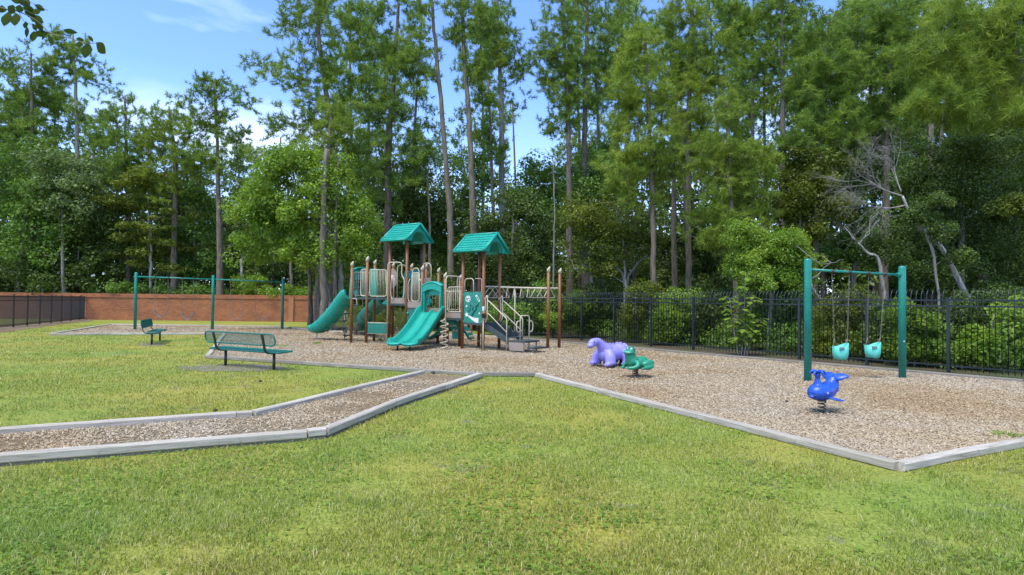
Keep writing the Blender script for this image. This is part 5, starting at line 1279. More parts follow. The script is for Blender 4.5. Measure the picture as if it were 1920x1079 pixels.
def P3(pts, Y, ylean=0.0): return [W(p[0], p[1], Y) for p in pts]
def grow_base(px, Y):
    """ground point under this pixel column at depth Y"""
    p = W(px, 600, Y); return Vector((p.x, Y, -0.05))
def pine(label, tr, Y, r0, blobs, n, seed, mat='needle', tufts=10, nb=13, L=0.25, Rc=0.55, wd=None, bark='pine_bark', group='pine', r1=0.06, rise=0.35, name='pine_tree'):
    r = np.random.default_rng(seed); root = empty(name, tuple(grow_base(tr[0][0], Y)+Vector((0, 0, 0.05)))); tag(root, label, 'tree', GR.get(group, group))
    path = [grow_base(tr[0][0], Y)]+P3(tr, Y) if tr[0][1] < 590 else [grow_base(tr[0][0], Y)]+P3(tr[1:], Y)
    n = int(n*(2.0 if Y > 41 else 1.6)); tufts = int(tufts*1.25); nb += 2; mb, pp, rr = trunk_mb(path, r0, r1, r)
    C = blob_pts(blobs, Y, n, r); branchwork(pp, rr, C, r, rise, mb=mb).build('trunk', M[bark], root)
    K = max(3, round(tufts/3)); T_ = len(C)*K*3; c = np.repeat(C, K*3, 0); d = np.repeat(vn(r.normal(size=(len(C)*K, 3))+np.array([[0, 0, 0.45]])), 3, 0)
    sz = np.repeat(0.65+0.6*r.random(len(C)*K), 3); rad = (np.tile([0.42, 0.72, 1.02], len(C)*K)*sz*Rc)[:, None]
    P_ = c+d*rad*np.array([[1, 1, 0.75]])+r.normal(size=(T_, 3))*0.03; D_ = vn(d+np.array([[0, 0, 0.45]]))
    wd = wd or 0.00075*Y+0.002; L = L*0.98; nb = nb+6
    V, F = needles(P_, D_, nb, L, wd, r); np_mesh('crown', V, F, M[mat], root)
    return root
def leafy(label, tr, Y, r0, blobs, n, seed, mat='leaf', per=150, L=0.16, Rc=0.6, bark='grey_bark', group='leafy', cat='tree', name='leafy_tree', r1=0.04, extra=None, rise=0.5, flat=0.75, limbs=True):
    r = np.random.default_rng(seed); root = empty(name, tuple(grow_base(tr[0][0], Y)+Vector((0, 0, 0.05)))); tag(root, label, cat, GR.get(group, group))
    path = [grow_base(tr[0][0], Y)]+P3(tr[1:] if tr[0][1] >= 590 else tr, Y)
    n = int(n*1.3); tmb, pp, rr = trunk_mb(path, r0, r1, r, 8)
    if extra:
        for e in extra:
            ep = [Vector((W(e[0][0], 600, Y).x, Y+0.3, -0.05))]+[W(x, y, Y+0.3) for x, y in e[1:]]; m2, _, _ = trunk_mb(ep, r0*0.8, r1, r, 8); m2.build('trunk', M[bark], root)
    C = blob_pts(blobs, Y, n, r)
    branchwork(pp, rr, C, r, rise, 0.045, mb=tmb).build('trunk' if cat == 'tree' else 'stem', M[bark], root)
    V, F = leaves(C, Rc*(0.6+0.7*r.random(len(C))), per, L, r, flat); np_mesh('crown' if cat == 'tree' else 'foliage', V, F, M[mat], root)
    return root

# ---- tall pines, left to right
pine('tall pine at the far left edge, crown filling the frame side', [(60, 600), (62, 400), (60, 220), (58, 100)], 44, 0.22, [(25, 130, 60, 55), (10, 210, 60, 60), (70, 190, 50, 40), (55, 260, 60, 40)], 62, 101, L=0.32, Rc=0.8)
pine('tallest pine of the left group, thin topped, behind the hanging twig', [(146, 600), (146, 330), (141, 150), (136, 60)], 45, 0.22, [(130, 82, 42, 26), (178, 145, 44, 16), (105, 130, 40, 26), (140, 120, 36, 26), (90, 180, 40, 30), (160, 215, 46, 24)], 48, 102, L=0.32, Rc=0.7, bark='grey_bark')
pine('pine left of the gap with rounded crown under the open sky', [(240, 600), (240, 420), (236, 260), (234, 180)], 44, 0.2, [(232, 205, 46, 34), (205, 260, 55, 40), (270, 270, 44, 40), (235, 330, 60, 40)], 58, 103, L=0.32, Rc=0.75)
pine('yellowish pine with dark trunk left of the middle swing post', [(326, 600), (326, 450), (328, 300), (316, 200)], 43, 0.27, [(318, 215, 36, 34), (345, 250, 46, 36), (290, 260, 40, 36), (330, 310, 64, 40), (300, 360, 60, 40)], 56, 104, 'needle_y', L=0.32, Rc=0.75)
pine('straight pine rising just right of the middle swing post', [(413, 600), (411, 420), (408, 290), (402, 150)], 42, 0.26, [(400, 165, 36, 26), (430, 195, 44, 32), (375, 205, 44, 32), (408, 250, 66, 36), (440, 300, 44, 40), (370, 300, 44, 34)], 60, 105, L=0.31, Rc=0.72)
pine('slim bent-limbed pine leaning left high above the light green tree', [(626, 600), (624, 400), (620, 240), (600, 90), (592, -60)], 33, 0.27, [(600, 30, 80, 60), (545, 60, 44, 34), (520, 150, 55, 22), (462, 108, 36, 12), (572, 130, 60, 44), (630, 130, 40, 60), (590, 200, 66, 34), (550, 240, 60, 30), (620, 250, 34, 50)], 120, 106, L=0.30, Rc=0.62)
pine('pine close beside the left tower with dense plume-like crown', [(600, 600), (604, 430), (614, 330), (620, 220)], 31, 0.30, [(590, 290, 50, 50), (530, 300, 50, 30), (640, 230, 40, 50)], 36, 107, 'needle_y', L=0.3, Rc=0.6)
pine('big pine with pale trunk straight behind the left tower', [(727, 600), (727, 400), (730, 250), (742, 110), (750, -60)], 34, 0.27, [(715, 30, 60, 50), (680, 90, 46, 44), (745, 110, 40, 50), (700, 170, 60, 40), (735, 220, 50, 40), (690, 300, 60, 50), (760, 280, 56, 40), (725, 350, 70, 44), (790, 300, 40, 30)], 130, 108, 'needle', L=0.30, Rc=0.6)
pine('bare-stemmed pine leaning left between the tower roofs', [(846, 600), (845, 430), (838, 330), (824, 160), (812, 40), (806, -80)], 33, 0.22, [(800, 5, 60, 26, .6), (775, 70, 40, 14, .6), (850, 70, 24, 30), (760, 125, 50, 20), (800, 150, 40, 16)], 40, 109, L=0.28, Rc=0.5, rise=0.15)
pine('thick high pine right of the leaning one, bare almost to the top', [(892, 600), (888, 420), (881, 260), (868, 60), (862, -90)], 33, 0.25, [(880, 10, 50, 36), (905, 60, 40, 44), (850, 110, 26, 34), (900, 120, 34, 30)], 40, 110, L=0.28, Rc=0.5, rise=0.2)
pine('thin short-crowned pine between two high bare trunks', [(930, 600), (926, 430), (922, 300), (915, 150)], 36, 0.15, [(908, 170, 30, 30), (915, 240, 36, 30), (930, 290, 36, 30)], 26, 111, L=0.28, Rc=0.55)
pine('pine with airy crown high above the right tower roof', [(945, 600), (942, 380), (939, 200), (934, 60), (930, -60)], 37, 0.24, [(935, 40, 60, 46), (960, 110, 46, 50), (915, 110, 36, 40), (970, 190, 30, 30, .5)], 56, 112, L=0.3, Rc=0.6, bark='grey_bark')
pine('dense dark-crowned pine right of the centre sky gap', [(1068, 600), (1067, 380), (1065, 220), (1056, 40), (1050, -60)], 36, 0.22, [(1045, 50, 54, 60), (1035, 130, 50, 50), (1060, 190, 50, 36), (1040, 230, 44, 24), (1070, 120, 36, 60)], 84, 113, L=0.3, Rc=0.62)
pine('tall pine with wandering limbs and open crown, centre right', [(1098, 600), (1096, 380), (1097, 200), (1100, 40), (1102, -90)], 38, 0.27, [(1120, 20, 70, 50, .7), (1150, 70, 50, 36, .7), (1110, 120, 50, 40, .8), (1130, 190, 50, 24, .6)], 60, 114, L=0.3, Rc=0.6, rise=0.1)
pine('pine partly hidden behind the open-crowned pine', [(1128, 600), (1126, 380), (1120, 200), (1112, 90)], 41, 0.2, [(1150, 120, 60, 44), (1120, 170, 46, 40), (1180, 40, 40, 44, .5)], 44, 115, L=0.32, Rc=0.65)
pine('young pale-stemmed pine close behind the fence, right of the dinosaur', [(1227, 600), (1224, 430), (1220, 300), (1214, 180), (1208, 60)], 24.5, 0.13, [(1205, 95, 36, 50), (1190, 160, 60, 50), (1225, 200, 56, 46), (1180, 230, 60, 40), (1215, 280, 80, 40), (1170, 320, 60, 36), (1245, 330, 56, 36), (1205, 375, 50, 20)], 125, 116, 'needle_y', L=0.26, Rc=0.45, tufts=9)
pine('slim pine just right of the young pale-stemmed one', [(1265, 600), (1264, 400), (1262, 250), (1258, 80)], 28, 0.14, [(1258, 70, 36, 50), (1262, 150, 46, 50), (1262, 230, 50, 40), (1275, 300, 50, 36)], 56, 117, L=0.27, Rc=0.5)
pine('straight reddish pine with fine crown reaching the top of the frame', [(1292, 600), (1291, 420), (1291, 220), (1297, 30), (1300, -70)], 27, 0.16, [(1300, 20, 60, 44), (1330, 90, 60, 40), (1275, 120, 40, 50), (1320, 160, 66, 44), (1300, 240, 60, 44), (1340, 280, 46, 34)], 110, 118, 'needle_y', L=0.27, Rc=0.5)
pine('young bushy pine with upright candles left of the bright shrub', [(1385, 600), (1376, 470), (1368, 330), (1362, 190)], 23, 0.13, [(1362, 225, 40, 46), (1340, 300, 60, 50), (1400, 310, 60, 50), (1350, 380, 70, 50), (1420, 390, 50, 40), (1330, 450, 60, 30)], 110, 119, 'needle_y', L=0.25, Rc=0.42)
pine('far straight pine seen against white cloud right of centre', [(1412, 600), (1412, 350), (1411, 150), (1410, 20)], 46, 0.22, [(1400, 60, 50, 50), (1420, 130, 50, 40), (1390, 190, 46, 34), (1380, 20, 50, 40)], 60, 120, L=0.34, Rc=0.75)
pine('tallest far pine with ladder-like limbs, left of the dense right pines', [(1468, 600), (1468, 300), (1467, 120), (1465, -40)], 44, 0.26, [(1470, 20, 66, 46), (1500, 90, 46, 40), (1440, 100, 44, 40), (1480, 150, 56, 34), (1500, 190, 40, 24)], 66, 121, L=0.32, Rc=0.7, rise=0.1)
pine('plumed pine with upright tufts right of the far tall pine', [(1525, 600), (1530, 400), (1540, 230), (1550, 60)], 24, 0.16, [(1550, 70, 40, 50), (1530, 140, 54, 44), (1580, 150, 50, 50), (1545, 210, 60, 40), (1500, 260, 50, 34), (1580, 250, 56, 36)], 110, 122, L=0.26, Rc=0.45)
pine('wide dark pine above the bare white tree', [(1655, 600), (1660, 400), (1664, 200), (1668, 20)], 25, 0.2, [(1650, 30, 80, 44), (1620, 90, 60, 50), (1690, 90, 70, 50), (1640, 170, 70, 44), (1700, 170, 60, 40), (1660, 230, 80, 34)], 150, 123, L=0.27, Rc=0.5)
pine('nearest pine, long soft needles filling the top right corner', [(1960, 690), (1950, 450), (1930, 250), (1900, 60), (1890, -60)], 18.5, 0.2, [(1800, 30, 90, 50), (1880, 60, 70, 60), (1770, 110, 80, 44), (1850, 140, 90, 44), (1750, 190, 70, 34), (1830, 220, 90, 30), (1910, 200, 40, 50)], 150, 124, 'needle_y', L=0.30, Rc=0.42, tufts=9)
# ---- leafy trees
leafy('bright light green tree with grey leaning stems left of the left slide', [(642, 600), (640, 540), (634, 480), (600, 400), (560, 330)], 30, 0.17, [(545, 310, 60, 36), (500, 345, 60, 40), (470, 400, 46, 40), (560, 400, 90, 50), (620, 360, 60, 50), (660, 420, 50, 50), (510, 450, 64, 40), (600, 470, 80, 30), (470, 480, 36, 26), (680, 470, 36, 30), (600, 300, 50, 30), (640, 500, 40, 24)], 165, 201, 'leaf_br', 190, 0.15, 0.6, extra=[[(622, 600), (615, 540), (598, 505), (590, 470)]])
leafy('big grey-green tree filling the left edge behind the iron fence', [(30, 600), (40, 480), (50, 360)], 43, 0.2, [(40, 300, 60, 44), (20, 370, 60, 50), (80, 380, 60, 50), (30, 460, 70, 50), (100, 460, 50, 50)], 75, 202, 'leaf', 150, 0.24, 0.95)
leafy('pale grey-leaved tree between the left edge and the dark shrubs', [(120, 600), (118, 480), (115, 350)], 42, 0.17, [(110, 310, 54, 30), (150, 340, 50, 30), (90, 350, 50, 30), (130, 390, 50, 24)], 44, 203, 'leaf_grey', 150, 0.22, 0.8)
leafy('dark tree with white blossoms above the brick wall at left', [(130, 600), (140, 540), (150, 440)], 43.5, 0.16, [(150, 420, 66, 50), (110, 500, 60, 40), (180, 490, 60, 44), (150, 530, 80, 24), (210, 430, 40, 50)], 75, 204, 'leaf_dk', 160, 0.22, 0.85)
leafy('layered yellow-green tree above the left swing post', [(282, 600), (282, 520), (280, 420), (276, 330)], 43, 0.13, [(280, 340, 56, 24), (250, 380, 50, 22), (310, 395, 56, 20), (270, 430, 66, 22), (310, 460, 56, 18), (255, 480, 50, 18), (300, 505, 50, 14)], 62, 205, 'leaf_ol', 190, 0.2, 0.75, 'pale_bark', flat=0.4)
leafy('mid green tree between the yellowish pine and the straight pine', [(364, 600), (364, 500), (366, 380)], 45, 0.15, [(370, 380, 44, 40), (360, 440, 50, 36), (390, 490, 44, 30), (345, 500, 40, 24)], 46, 206, 'leaf', 150, 0.22, 0.85)
leafy('dark glossy tree right behind the left tower roof', [(792, 600), (790, 480), (786, 380)], 37, 0.18, [(790, 340, 50, 46), (770, 400, 50, 44), (820, 400, 46, 40), (800, 460, 60, 40), (760, 480, 44, 40), (740, 380, 40, 36)], 80, 207, 'leaf_dk', 170, 0.18, 0.75)
leafy('tree with thin pale leaves between the two tower roofs', [(862, 600), (862, 480), (870, 350)], 38, 0.12, [(880, 330, 50, 50), (860, 400, 44, 44), (900, 290, 30, 40), (840, 460, 40, 40)], 46, 208, 'leaf', 150, 0.18, 0.7)
leafy('dense dark cedar directly behind the right tower roof', [(960, 600), (960, 480), (965, 390)], 33, 0.18, [(965, 380, 50, 34), (930, 430, 54, 44), (1000, 420, 50, 44), (960, 480, 90, 40), (1010, 500, 50, 40), (900, 480, 40, 44), (960, 530, 90, 30)], 125, 209, 'leaf_dk', 230, 0.13, 0.6)
leafy('green tree in the centre gap under the high clouds', [(1018, 600), (1016, 450), (1012, 330)], 40, 0.14, [(1010, 320, 50, 26), (1040, 360, 60, 36), (980, 370, 44, 30), (1080, 330, 50, 44), (1120, 300, 40, 40)], 62, 210, 'leaf', 150, 0.2, 0.75)
leafy('tall oak filling the background right of the monkey bars', [(1110, 600), (1106, 450), (1100, 330)], 38, 0.17, [(1100, 350, 66, 44), (1150, 330, 50, 50), (1060, 410, 60, 44), (1120, 430, 60, 44)], 76, 211, 'leaf', 150, 0.2, 0.8)
leafy('olive brown small tree with forked pale stems behind the fence', [(1174, 600), (1172, 540), (1172, 510), (1168, 440), (1160, 400)], 26, 0.07, [(1150, 410, 66, 40), (1100, 450, 50, 34), (1190, 450, 50, 34), (1120, 490, 60, 28), (1090, 400, 46, 30)], 90, 212, 'leaf_ol', 150, 0.11, 0.48, 'pale_bark', extra=[[(1176, 600), (1176, 530), (1200, 490), (1215, 478)], [(1172, 600), (1168, 520), (1140, 500), (1128, 498)]])
leafy('dark bushy tree behind the slim pines right of centre', [(1290, 600), (1292, 520), (1295, 440)], 30, 0.13, [(1290, 430, 60, 40), (1330, 480, 60, 44), (1260, 490, 56, 40), (1300, 530, 80, 26), (1230, 450, 40, 40)], 95, 213, 'leaf_dk', 190, 0.13, 0.55)
leafy('bright fine-leaved bush tree left of the toddler swings', [(1440, 640), (1445, 560), (1452, 480)], 20.5, 0.08, [(1450, 470, 60, 36), (1410, 500, 50, 36), (1490, 500, 50, 34), (1450, 530, 80, 26), (1395, 440, 30, 24), (1420, 460, 40, 24), (1480, 455, 40, 26)], 190, 214, 'leaf_br', 170, 0.085, 0.34)
leafy('yellowish olive tree above the bright bush', [(1500, 620), (1502, 480), (1500, 380)], 24, 0.11, [(1490, 300, 46, 30), (1500, 350, 60, 40), (1550, 330, 50, 40), (1470, 380, 46, 34), (1540, 400, 60, 34), (1520, 440, 60, 20)], 120, 215, 'leaf_ol', 160, 0.11, 0.42)
leafy('green broadleaf tree behind the bare white tree', [(1600, 620), (1602, 460), (1605, 330)], 26, 0.13, [(1600, 260, 56, 36), (1640, 330, 60, 50), (1590, 380, 60, 44), (1680, 300, 50, 50), (1620, 440, 70, 40), (1560, 480, 50, 34), (1660, 480, 60, 36)], 140, 216, 'leaf', 170, 0.13, 0.5)
leafy('huge dark cedar filling the right side behind the fence', [(1800, 640), (1802, 480), (1806, 320)], 21, 0.2, [(1790, 290, 70, 44), (1860, 290, 70, 50), (1740, 350, 60, 50), (1820, 370, 80, 50), (1900, 380, 50, 60), (1730, 430, 64, 44), (1800, 450, 80, 50), (1880, 470, 70, 50), (1720, 500, 54, 36), (1800, 530, 90, 36), (1900, 540, 60, 40), (1660, 450, 40, 40)], 280, 217, 'leaf_dk', 240, 0.085, 0.42)
leafy('low pine bough-like cedar branch sticking out at the right edge', [(1955, 640), (1948, 480), (1930, 400)], 19, 0.06, [(1905, 385, 40, 18), (1925, 400, 30, 20)], 16, 218, 'leaf_ol', 220, 0.10, 0.32)

# ---- bare white tree and leaning stems
def dead_tree():
    Y = 17.6; r = np.random.default_rng(5); root = empty('dead_tree', tuple(grow_base(1872, Y)+Vector((0, 0, 0.05)))); tag(root, 'bare white leaning tree with grey twig fan above the toddler swings', 'tree')
    pts = [(1840, 600), (1806, 543), (1775, 480), (1750, 448), (1722, 425), (1704, 395), (1692, 368)]
    path = [grow_base(1868, Y)]+[W(x, y, Y) for x, y in pts]; P_ = smoothpath(path, 5); mb = MB(); L = len(P_); mb.tube(P_, [0.088-0.055*i/(L-1) for i in range(L)], 9); mb.build('trunk', M['pale_bark'], root)
    tw = MB()
    def twig(p, d, L, rad, lv):
        n = 5; q = [p]; dd = d.copy()
        for i in range(n):
            dd = (dd+Vector(r.normal(size=3))*0.16+Vector((0, 0, -0.015))).normalized(); q.append(q[-1]+dd*(L/n))
        tw.tube(q, [rad*(1-0.7*i/n) for i in range(n+1)], 4 if lv > 1 else 6)
        if lv >= 4: return
        for k in range([4, 4, 5, 4][lv]):
            i = 1+int(r.integers(0, n)); s = (dd+Vector(r.normal(size=3))*0.55).normalized(); twig(q[i], s, L*(0.45+0.3*r.random()), rad*0.55, lv+1)
    tp = P_[-1]
    def to(px, py, dy=0): return W(px, py, Y+dy)
    for (a, b, rad) in (((1692, 368), (1630, 340), 0.028), ((1690, 360), (1676, 315), 0.02), ((1700, 385), (1640, 388), 0.024)):
        p0, p1 = to(*a), to(*b, 0.2); mid = (p0+p1)/2+Vector((0, 0, -0.06)); q = smoothpath([p0, mid, p1], 4); tw.tube(q, [rad*(1-0.5*i/(len(q)-1)) for i in range(len(q))], 7)
        dv = (p1-p0).normalized()
        for t in (0.35, 0.55, 0.75, 0.95, 1.0, 1.0):
            s = (dv+Vector(r.normal(size=3))*0.35+Vector((-0.25, 0, 0.08))).normalized(); twig(q[min(len(q)-1, int(t*(len(q)-1)))], s, 0.72+0.35*r.random(), rad*0.34, 1)
    tw.build('branches', M['dead'], root)
dead_tree()
leafy('small dark cedar spray covering the middle of the leaning white trunk', [(1765, 640), (1755, 500), (1735, 430)], 17.0, 0.03, [(1718, 402, 24, 14), (1742, 385, 34, 26), (1760, 430, 30, 20), (1790, 480, 30, 16)], 26, 219, 'leaf_dk', 230, 0.07, 0.26)
def stem(label, pts, Y, r0, r1, mat='pale_bark', name='bare_trunk'):
    r = np.random.default_rng(int(pts[0][0])); root = empty(name, tuple(grow_base(pts[0][0], Y)+Vector((0, 0, 0.05)))); tag(root, label, 'tree', 'bare stems standing in the woods')
    path = [grow_base(pts[0][0], Y)]+[W(x, y, Y) for x, y in pts[1:]]; mb, pp, rr = trunk_mb(path, r0, r1, r, 8)
    C = np.array([tuple(pp[-1]+Vector((r.normal()*0.7, r.normal()*0.5, 0.3+0.7*r.random()))) for _ in range(5)]); branchwork(pp[-3:], rr, C, r, 0.8, 0.03, mb=mb).build('trunk', M[mat], root)
stem('short pale leaning stem left of the toddler swing crossbar end', [(1672, 600), (1650, 500), (1628, 475), (1608, 455)], 20.5, 0.07, 0.03)
stem('crooked thin stem seen through the fence between the bucket swings', [(1552, 600), (1540, 570), (1528, 548), (1516, 520)], 19, 0.04, 0.02, 'grey_bark')
stem('white slender trunk above the wall right of the left swing post', [(282, 600), (282, 540), (284, 480), (281, 430)], 42.6, 0.11, 0.06)
stem('grey dead stub above the wall, between middle and right swing posts', [(454, 600), (454, 540), (452, 486)], 43, 0.13, 0.09)
stem('thin far trunk behind the monkey bars', [(1038, 600), (1038, 480), (1040, 380), (1037, 300)], 31, 0.05, 0.03, 'grey_bark')
stem('stout dark trunk left of the left slide', [(583, 610), (581, 540), (578, 480), (574, 400), (578, 320)], 33, 0.15, 0.03, 'pine_bark')
stem('broad dark trunk close behind the left slide', [(606, 625), (608, 560), (606, 500), (606, 400), (612, 280)], 29, 0.22, 0.12, 'pine_bark')
stem('dark straight trunk just right of the broad one, behind the slide', [(630, 620), (628, 560), (628, 500), (630, 400), (634, 300)], 29.5, 0.17, 0.03, 'pine_bark')
stem('far rough trunk left of the slide above the wall end', [(549, 600), (547, 540), (545, 480), (546, 400), (550, 320)], 43, 0.15, 0.04, 'pine_bark')
stem('thin dark trunk right of the left tower, below its roof edge', [(808, 600), (806, 520), (806, 440), (803, 340), (802, 270)], 34, 0.13, 0.02, 'pine_bark')

# ---- shrubs and understory
def shrub(label, px, Y, blobs, n, seed, mat='leaf', per=120, L=0.11, Rc=0.35, name='shrub', flat=0.8):
    return leafy(label, [(px, 600), (px, 590)], Y, 0.03, blobs, n, seed, mat, per, L, Rc, 'grey_bark', 'shrub', 'shrub', name, 0.015, None, 0.9, flat)
shrub('low dark shrubs above the iron fence at the far left', 60, 43, [(40, 520, 60, 26), (90, 540, 60, 20), (-20, 530, 60, 30)], 46, 301, 'leaf_dk', 140, 0.2, 0.8)
shrub('low bushes above the brick wall behind the left swings', 250, 43.2, [(230, 545, 60, 14), (320, 545, 60, 14), (400, 548, 40, 12)], 50, 302, 'leaf', 130, 0.18, 0.6)
shrub('bright ferny bush above the wall right of the middle swing post', 480, 42.8, [(470, 548, 44, 12), (530, 550, 54, 12), (580, 552, 40, 10), (470, 530, 30, 14)], 70, 303, 'leaf_br', 130, 0.15, 0.45)
shrub('green bush at the foot of the tree behind the left slide', 660, 31, [(660, 560, 44, 30), (640, 590, 40, 20), (700, 540, 40, 30)], 50, 304, 'leaf', 130, 0.13, 0.5)
shrub('dark bush behind the left tower legs', 770, 32, [(760, 540, 46, 40), (810, 550, 50, 40), (840, 590, 50, 30)], 76, 305, 'leaf_dk', 150, 0.14, 0.55)
shrub('leafy bush behind the fence left of the monkey bar posts', 1000, 28.5, [(990, 590, 50, 34), (940, 600, 44, 30), (1015, 560, 30, 30)], 70, 306, 'leaf', 130, 0.11, 0.42)
shrub('light green bush low behind the fence right of the monkey bar posts', 1070, 26.5, [(1060, 600, 30, 22), (1075, 580, 34, 34), (1045, 590, 30, 30)], 60, 307, 'leaf_br', 120, 0.09, 0.32)
shrub('dark gap-filling bush behind the dinosaur', 1130, 27, [(1130, 560, 50, 40), (1100, 600, 40, 30), (1160, 600, 50, 30)], 60, 308, 'leaf_dk', 140, 0.12, 0.45)
shrub('yellow-green bush low behind the fence above the frog', 1195, 24, [(1190, 600, 34, 30), (1210, 560, 34, 36)], 46, 309, 'leaf_ol', 120, 0.09, 0.34)
shrub('bright bush low behind the fence right of the frog', 1250, 22.8, [(1245, 630, 34, 20), (1260, 600, 40, 30), (1275, 570, 40, 30)], 80, 310, 'leaf_br', 120, 0.08, 0.30)
shrub('dim shrubbery behind the fence, middle right', 1330, 24, [(1330, 580, 60, 44), (1300, 620, 50, 26)], 64, 311, 'leaf_dk', 140, 0.10, 0.42)
shrub('shadowy bush behind the fence left of the toddler frame', 1470, 21, [(1470, 570, 60, 50), (1440, 620, 50, 30), (1510, 620, 50, 34)], 90, 312, 'leaf', 130, 0.09, 0.36)
shrub('vine-covered bush behind the left bucket swing', 1575, 18.3, [(1560, 600, 44, 40), (1600, 640, 50, 30), (1570, 660, 60, 20), (1600, 570, 40, 30)], 110, 313, 'leaf_ol', 120, 0.075, 0.26)
shrub('bright vine mass right of the right swing post', 1715, 15.9, [(1720, 620, 50, 34), (1750, 660, 60, 26), (1700, 660, 40, 24), (1690, 590, 30, 30)], 85, 314, 'leaf_br', 110, 0.095, 0.22)
shrub('bright vines behind the fence at the right frame edge', 1860, 15.2, [(1860, 640, 60, 34), (1900, 590, 40, 40), (1880, 680, 50, 16), (1930, 640, 40, 40), (1820, 660, 40, 24)], 85, 315, 'leaf_br', 110, 0.095, 0.22)
shrub('dark undergrowth behind the fence below the cedar', 1780, 17.2, [(1780, 590, 70, 40), (1680, 600, 50, 40), (1880, 580, 60, 40), (1780, 660, 90, 24), (1650, 660, 60, 24)], 170, 316, 'leaf_dk', 160, 0.08, 0.30)
# sapling with large pale leaves rising through the fence top
def sapling():
    Y = 18.6; r = np.random.default_rng(77); root = empty('sapling', tuple(grow_base(1390, Y)+Vector((0, 0, 0.05)))); tag(root, 'lime green sapling with big lobed leaves poking above the fence', 'sapling')
    mb = MB(); V = []; F = []
    for (x0, x1, yt) in ((1390, 1398, 512), (1400, 1425, 600), (1385, 1368, 560), (1395, 1410, 560)):
        path = [grow_base(x0, Y), W((x0+x1)/2, 620, Y), W(x1, yt, Y)]; P_ = smoothpath(path, 8); mb.tube(P_, [0.018-0.012*i/(len(P_)-1) for i in range(len(P_))], 6)
        for i in range(5, len(P_)):
            for k in range(6 if x0 != 1390 else 4):
                az = r.random()*6.28; d = Vector((math.cos(az), math.sin(az), 0.1+0.3*r.random())).normalized(); L = 0.13+0.13*r.random(); st = P_[i]; b = st+d*(0.05+0.16*r.random()); mb.tube([st, b], 0.004, 4); sd_ = d.cross(Vector((0, 0, 1))).normalized(); up = sd_.cross(d); dr = (d-Vector((0, 0, 0.5+0.4*r.random()))).normalized()
                loc = [(0, 0), (0.30, 0.42), (0.42, 0.2), (0.66, 0.46), (0.72, 0.16), (1.0, 0.0), (0.72, -0.16), (0.66, -0.46), (0.42, -0.2), (0.30, -0.42)]
                bi = len(V); V += [b+dr*(a*L)+sd_*(c*L)+up*(abs(c)*L*0.25) for a, c in loc]; F.append(tuple(bi+q for q in range(10)))
    mb.build('stem', M['grey_bark'], root); m2 = MB(); m2.add(V, F); m2.build('foliage', M['leaf_lime'], root)
M['leaf_lime'] = leaf_mat('lime_leaves', (0.11, 0.19, 0.02), (0.20, 0.30, 0.035), (0.33, 0.42, 0.07), 0.4, 1.5)
sapling()
# palmettos behind the structure
def palmetto(px, py, Y, h, n, label, seed, mat='frond'):
    r = np.random.default_rng(seed); c = Vector((W(px, py, Y).x, Y, 0)); root = empty('palmetto', tuple(c)); tag(root, label, 'palm', 'palmettos behind the climbing frame'); fr = MB(); st = MB()
    for k in range(n):
        az = r.random()*6.28; el = 0.5+0.9*r.random(); L = h*(0.45+0.5*r.random()); d = Vector((math.cos(az)*math.cos(el), math.sin(az)*math.cos(el), math.sin(el))); e = c+d*L; st.tube([c, c+d*L*0.6+Vector((0, 0, 0.03)), e], 0.009, 4)
        s = d.cross(Vector((0, 0, 1))).normalized(); u_ = s.cross(d); m_ = 16
        for q in range(m_):
            a = (q/(m_-1)-0.5)*3.6; dr = (d*math.cos(a)+s*math.sin(a)).normalized(); ll = h*(0.38+0.10*r.random())*(0.75+0.25*math.cos(a)); w_ = dr.cross(u_).normalized()*0.018; mid = e+dr*ll*0.6; tip = e+dr*ll-Vector((0, 0, 0.25*ll))
            fr.add([e, mid-w_, tip, mid+w_], [(0, 1, 2, 3)])
    st.build('stem', M['grey_bark'], root); fr.build('fronds', M[mat], root)
palmetto(668, 600, 26.5, 1.15, 22, 'large palmetto seen between the two left posts', 1)
palmetto(690, 600, 28, 1.3, 24, 'palmetto seen under the lower end of the dark rear slide', 2)
palmetto(735, 600, 27, 1.35, 28, 'shaggy palmetto behind the left tower deck', 3)
palmetto(755, 600, 26, 1.1, 22, 'low palmetto just right of the left tower legs', 4)
palmetto(648, 600, 28, 0.9, 16, 'small palmetto beside the pod steps', 5)
# white blossoms on the dark left tree
def blossoms():
    r = np.random.default_rng(3); dark = [o for o in COL.objects if o.get('label', '').startswith('dark tree with white blossoms')][0]
    mb = MB()
    for (x, y) in ((97, 498), (112, 505), (80, 520), (88, 533), (95, 540), (110, 540), (78, 530), (170, 495), (172, 498), (168, 508), (173, 518), (178, 518), (193, 516), (146, 534), (118, 483), (99, 489), (101, 546), (82, 540)):
        p = W(x+r.normal()*2, y+r.normal()*2, 42.4); 
        for k in range(6):
            a = k*1.05+r.random()*0.3; q = Vector((math.cos(a), -0.3, math.sin(a)))*0.10; s = Vector((-math.sin(a), 0, math.cos(a)))*0.045; mb.add([p, p+q*0.6-s, p+q, p+q*0.6+s], [(0, 1, 2, 3)])
    mb.build('blossoms', M['petal'], dark)
blossoms()
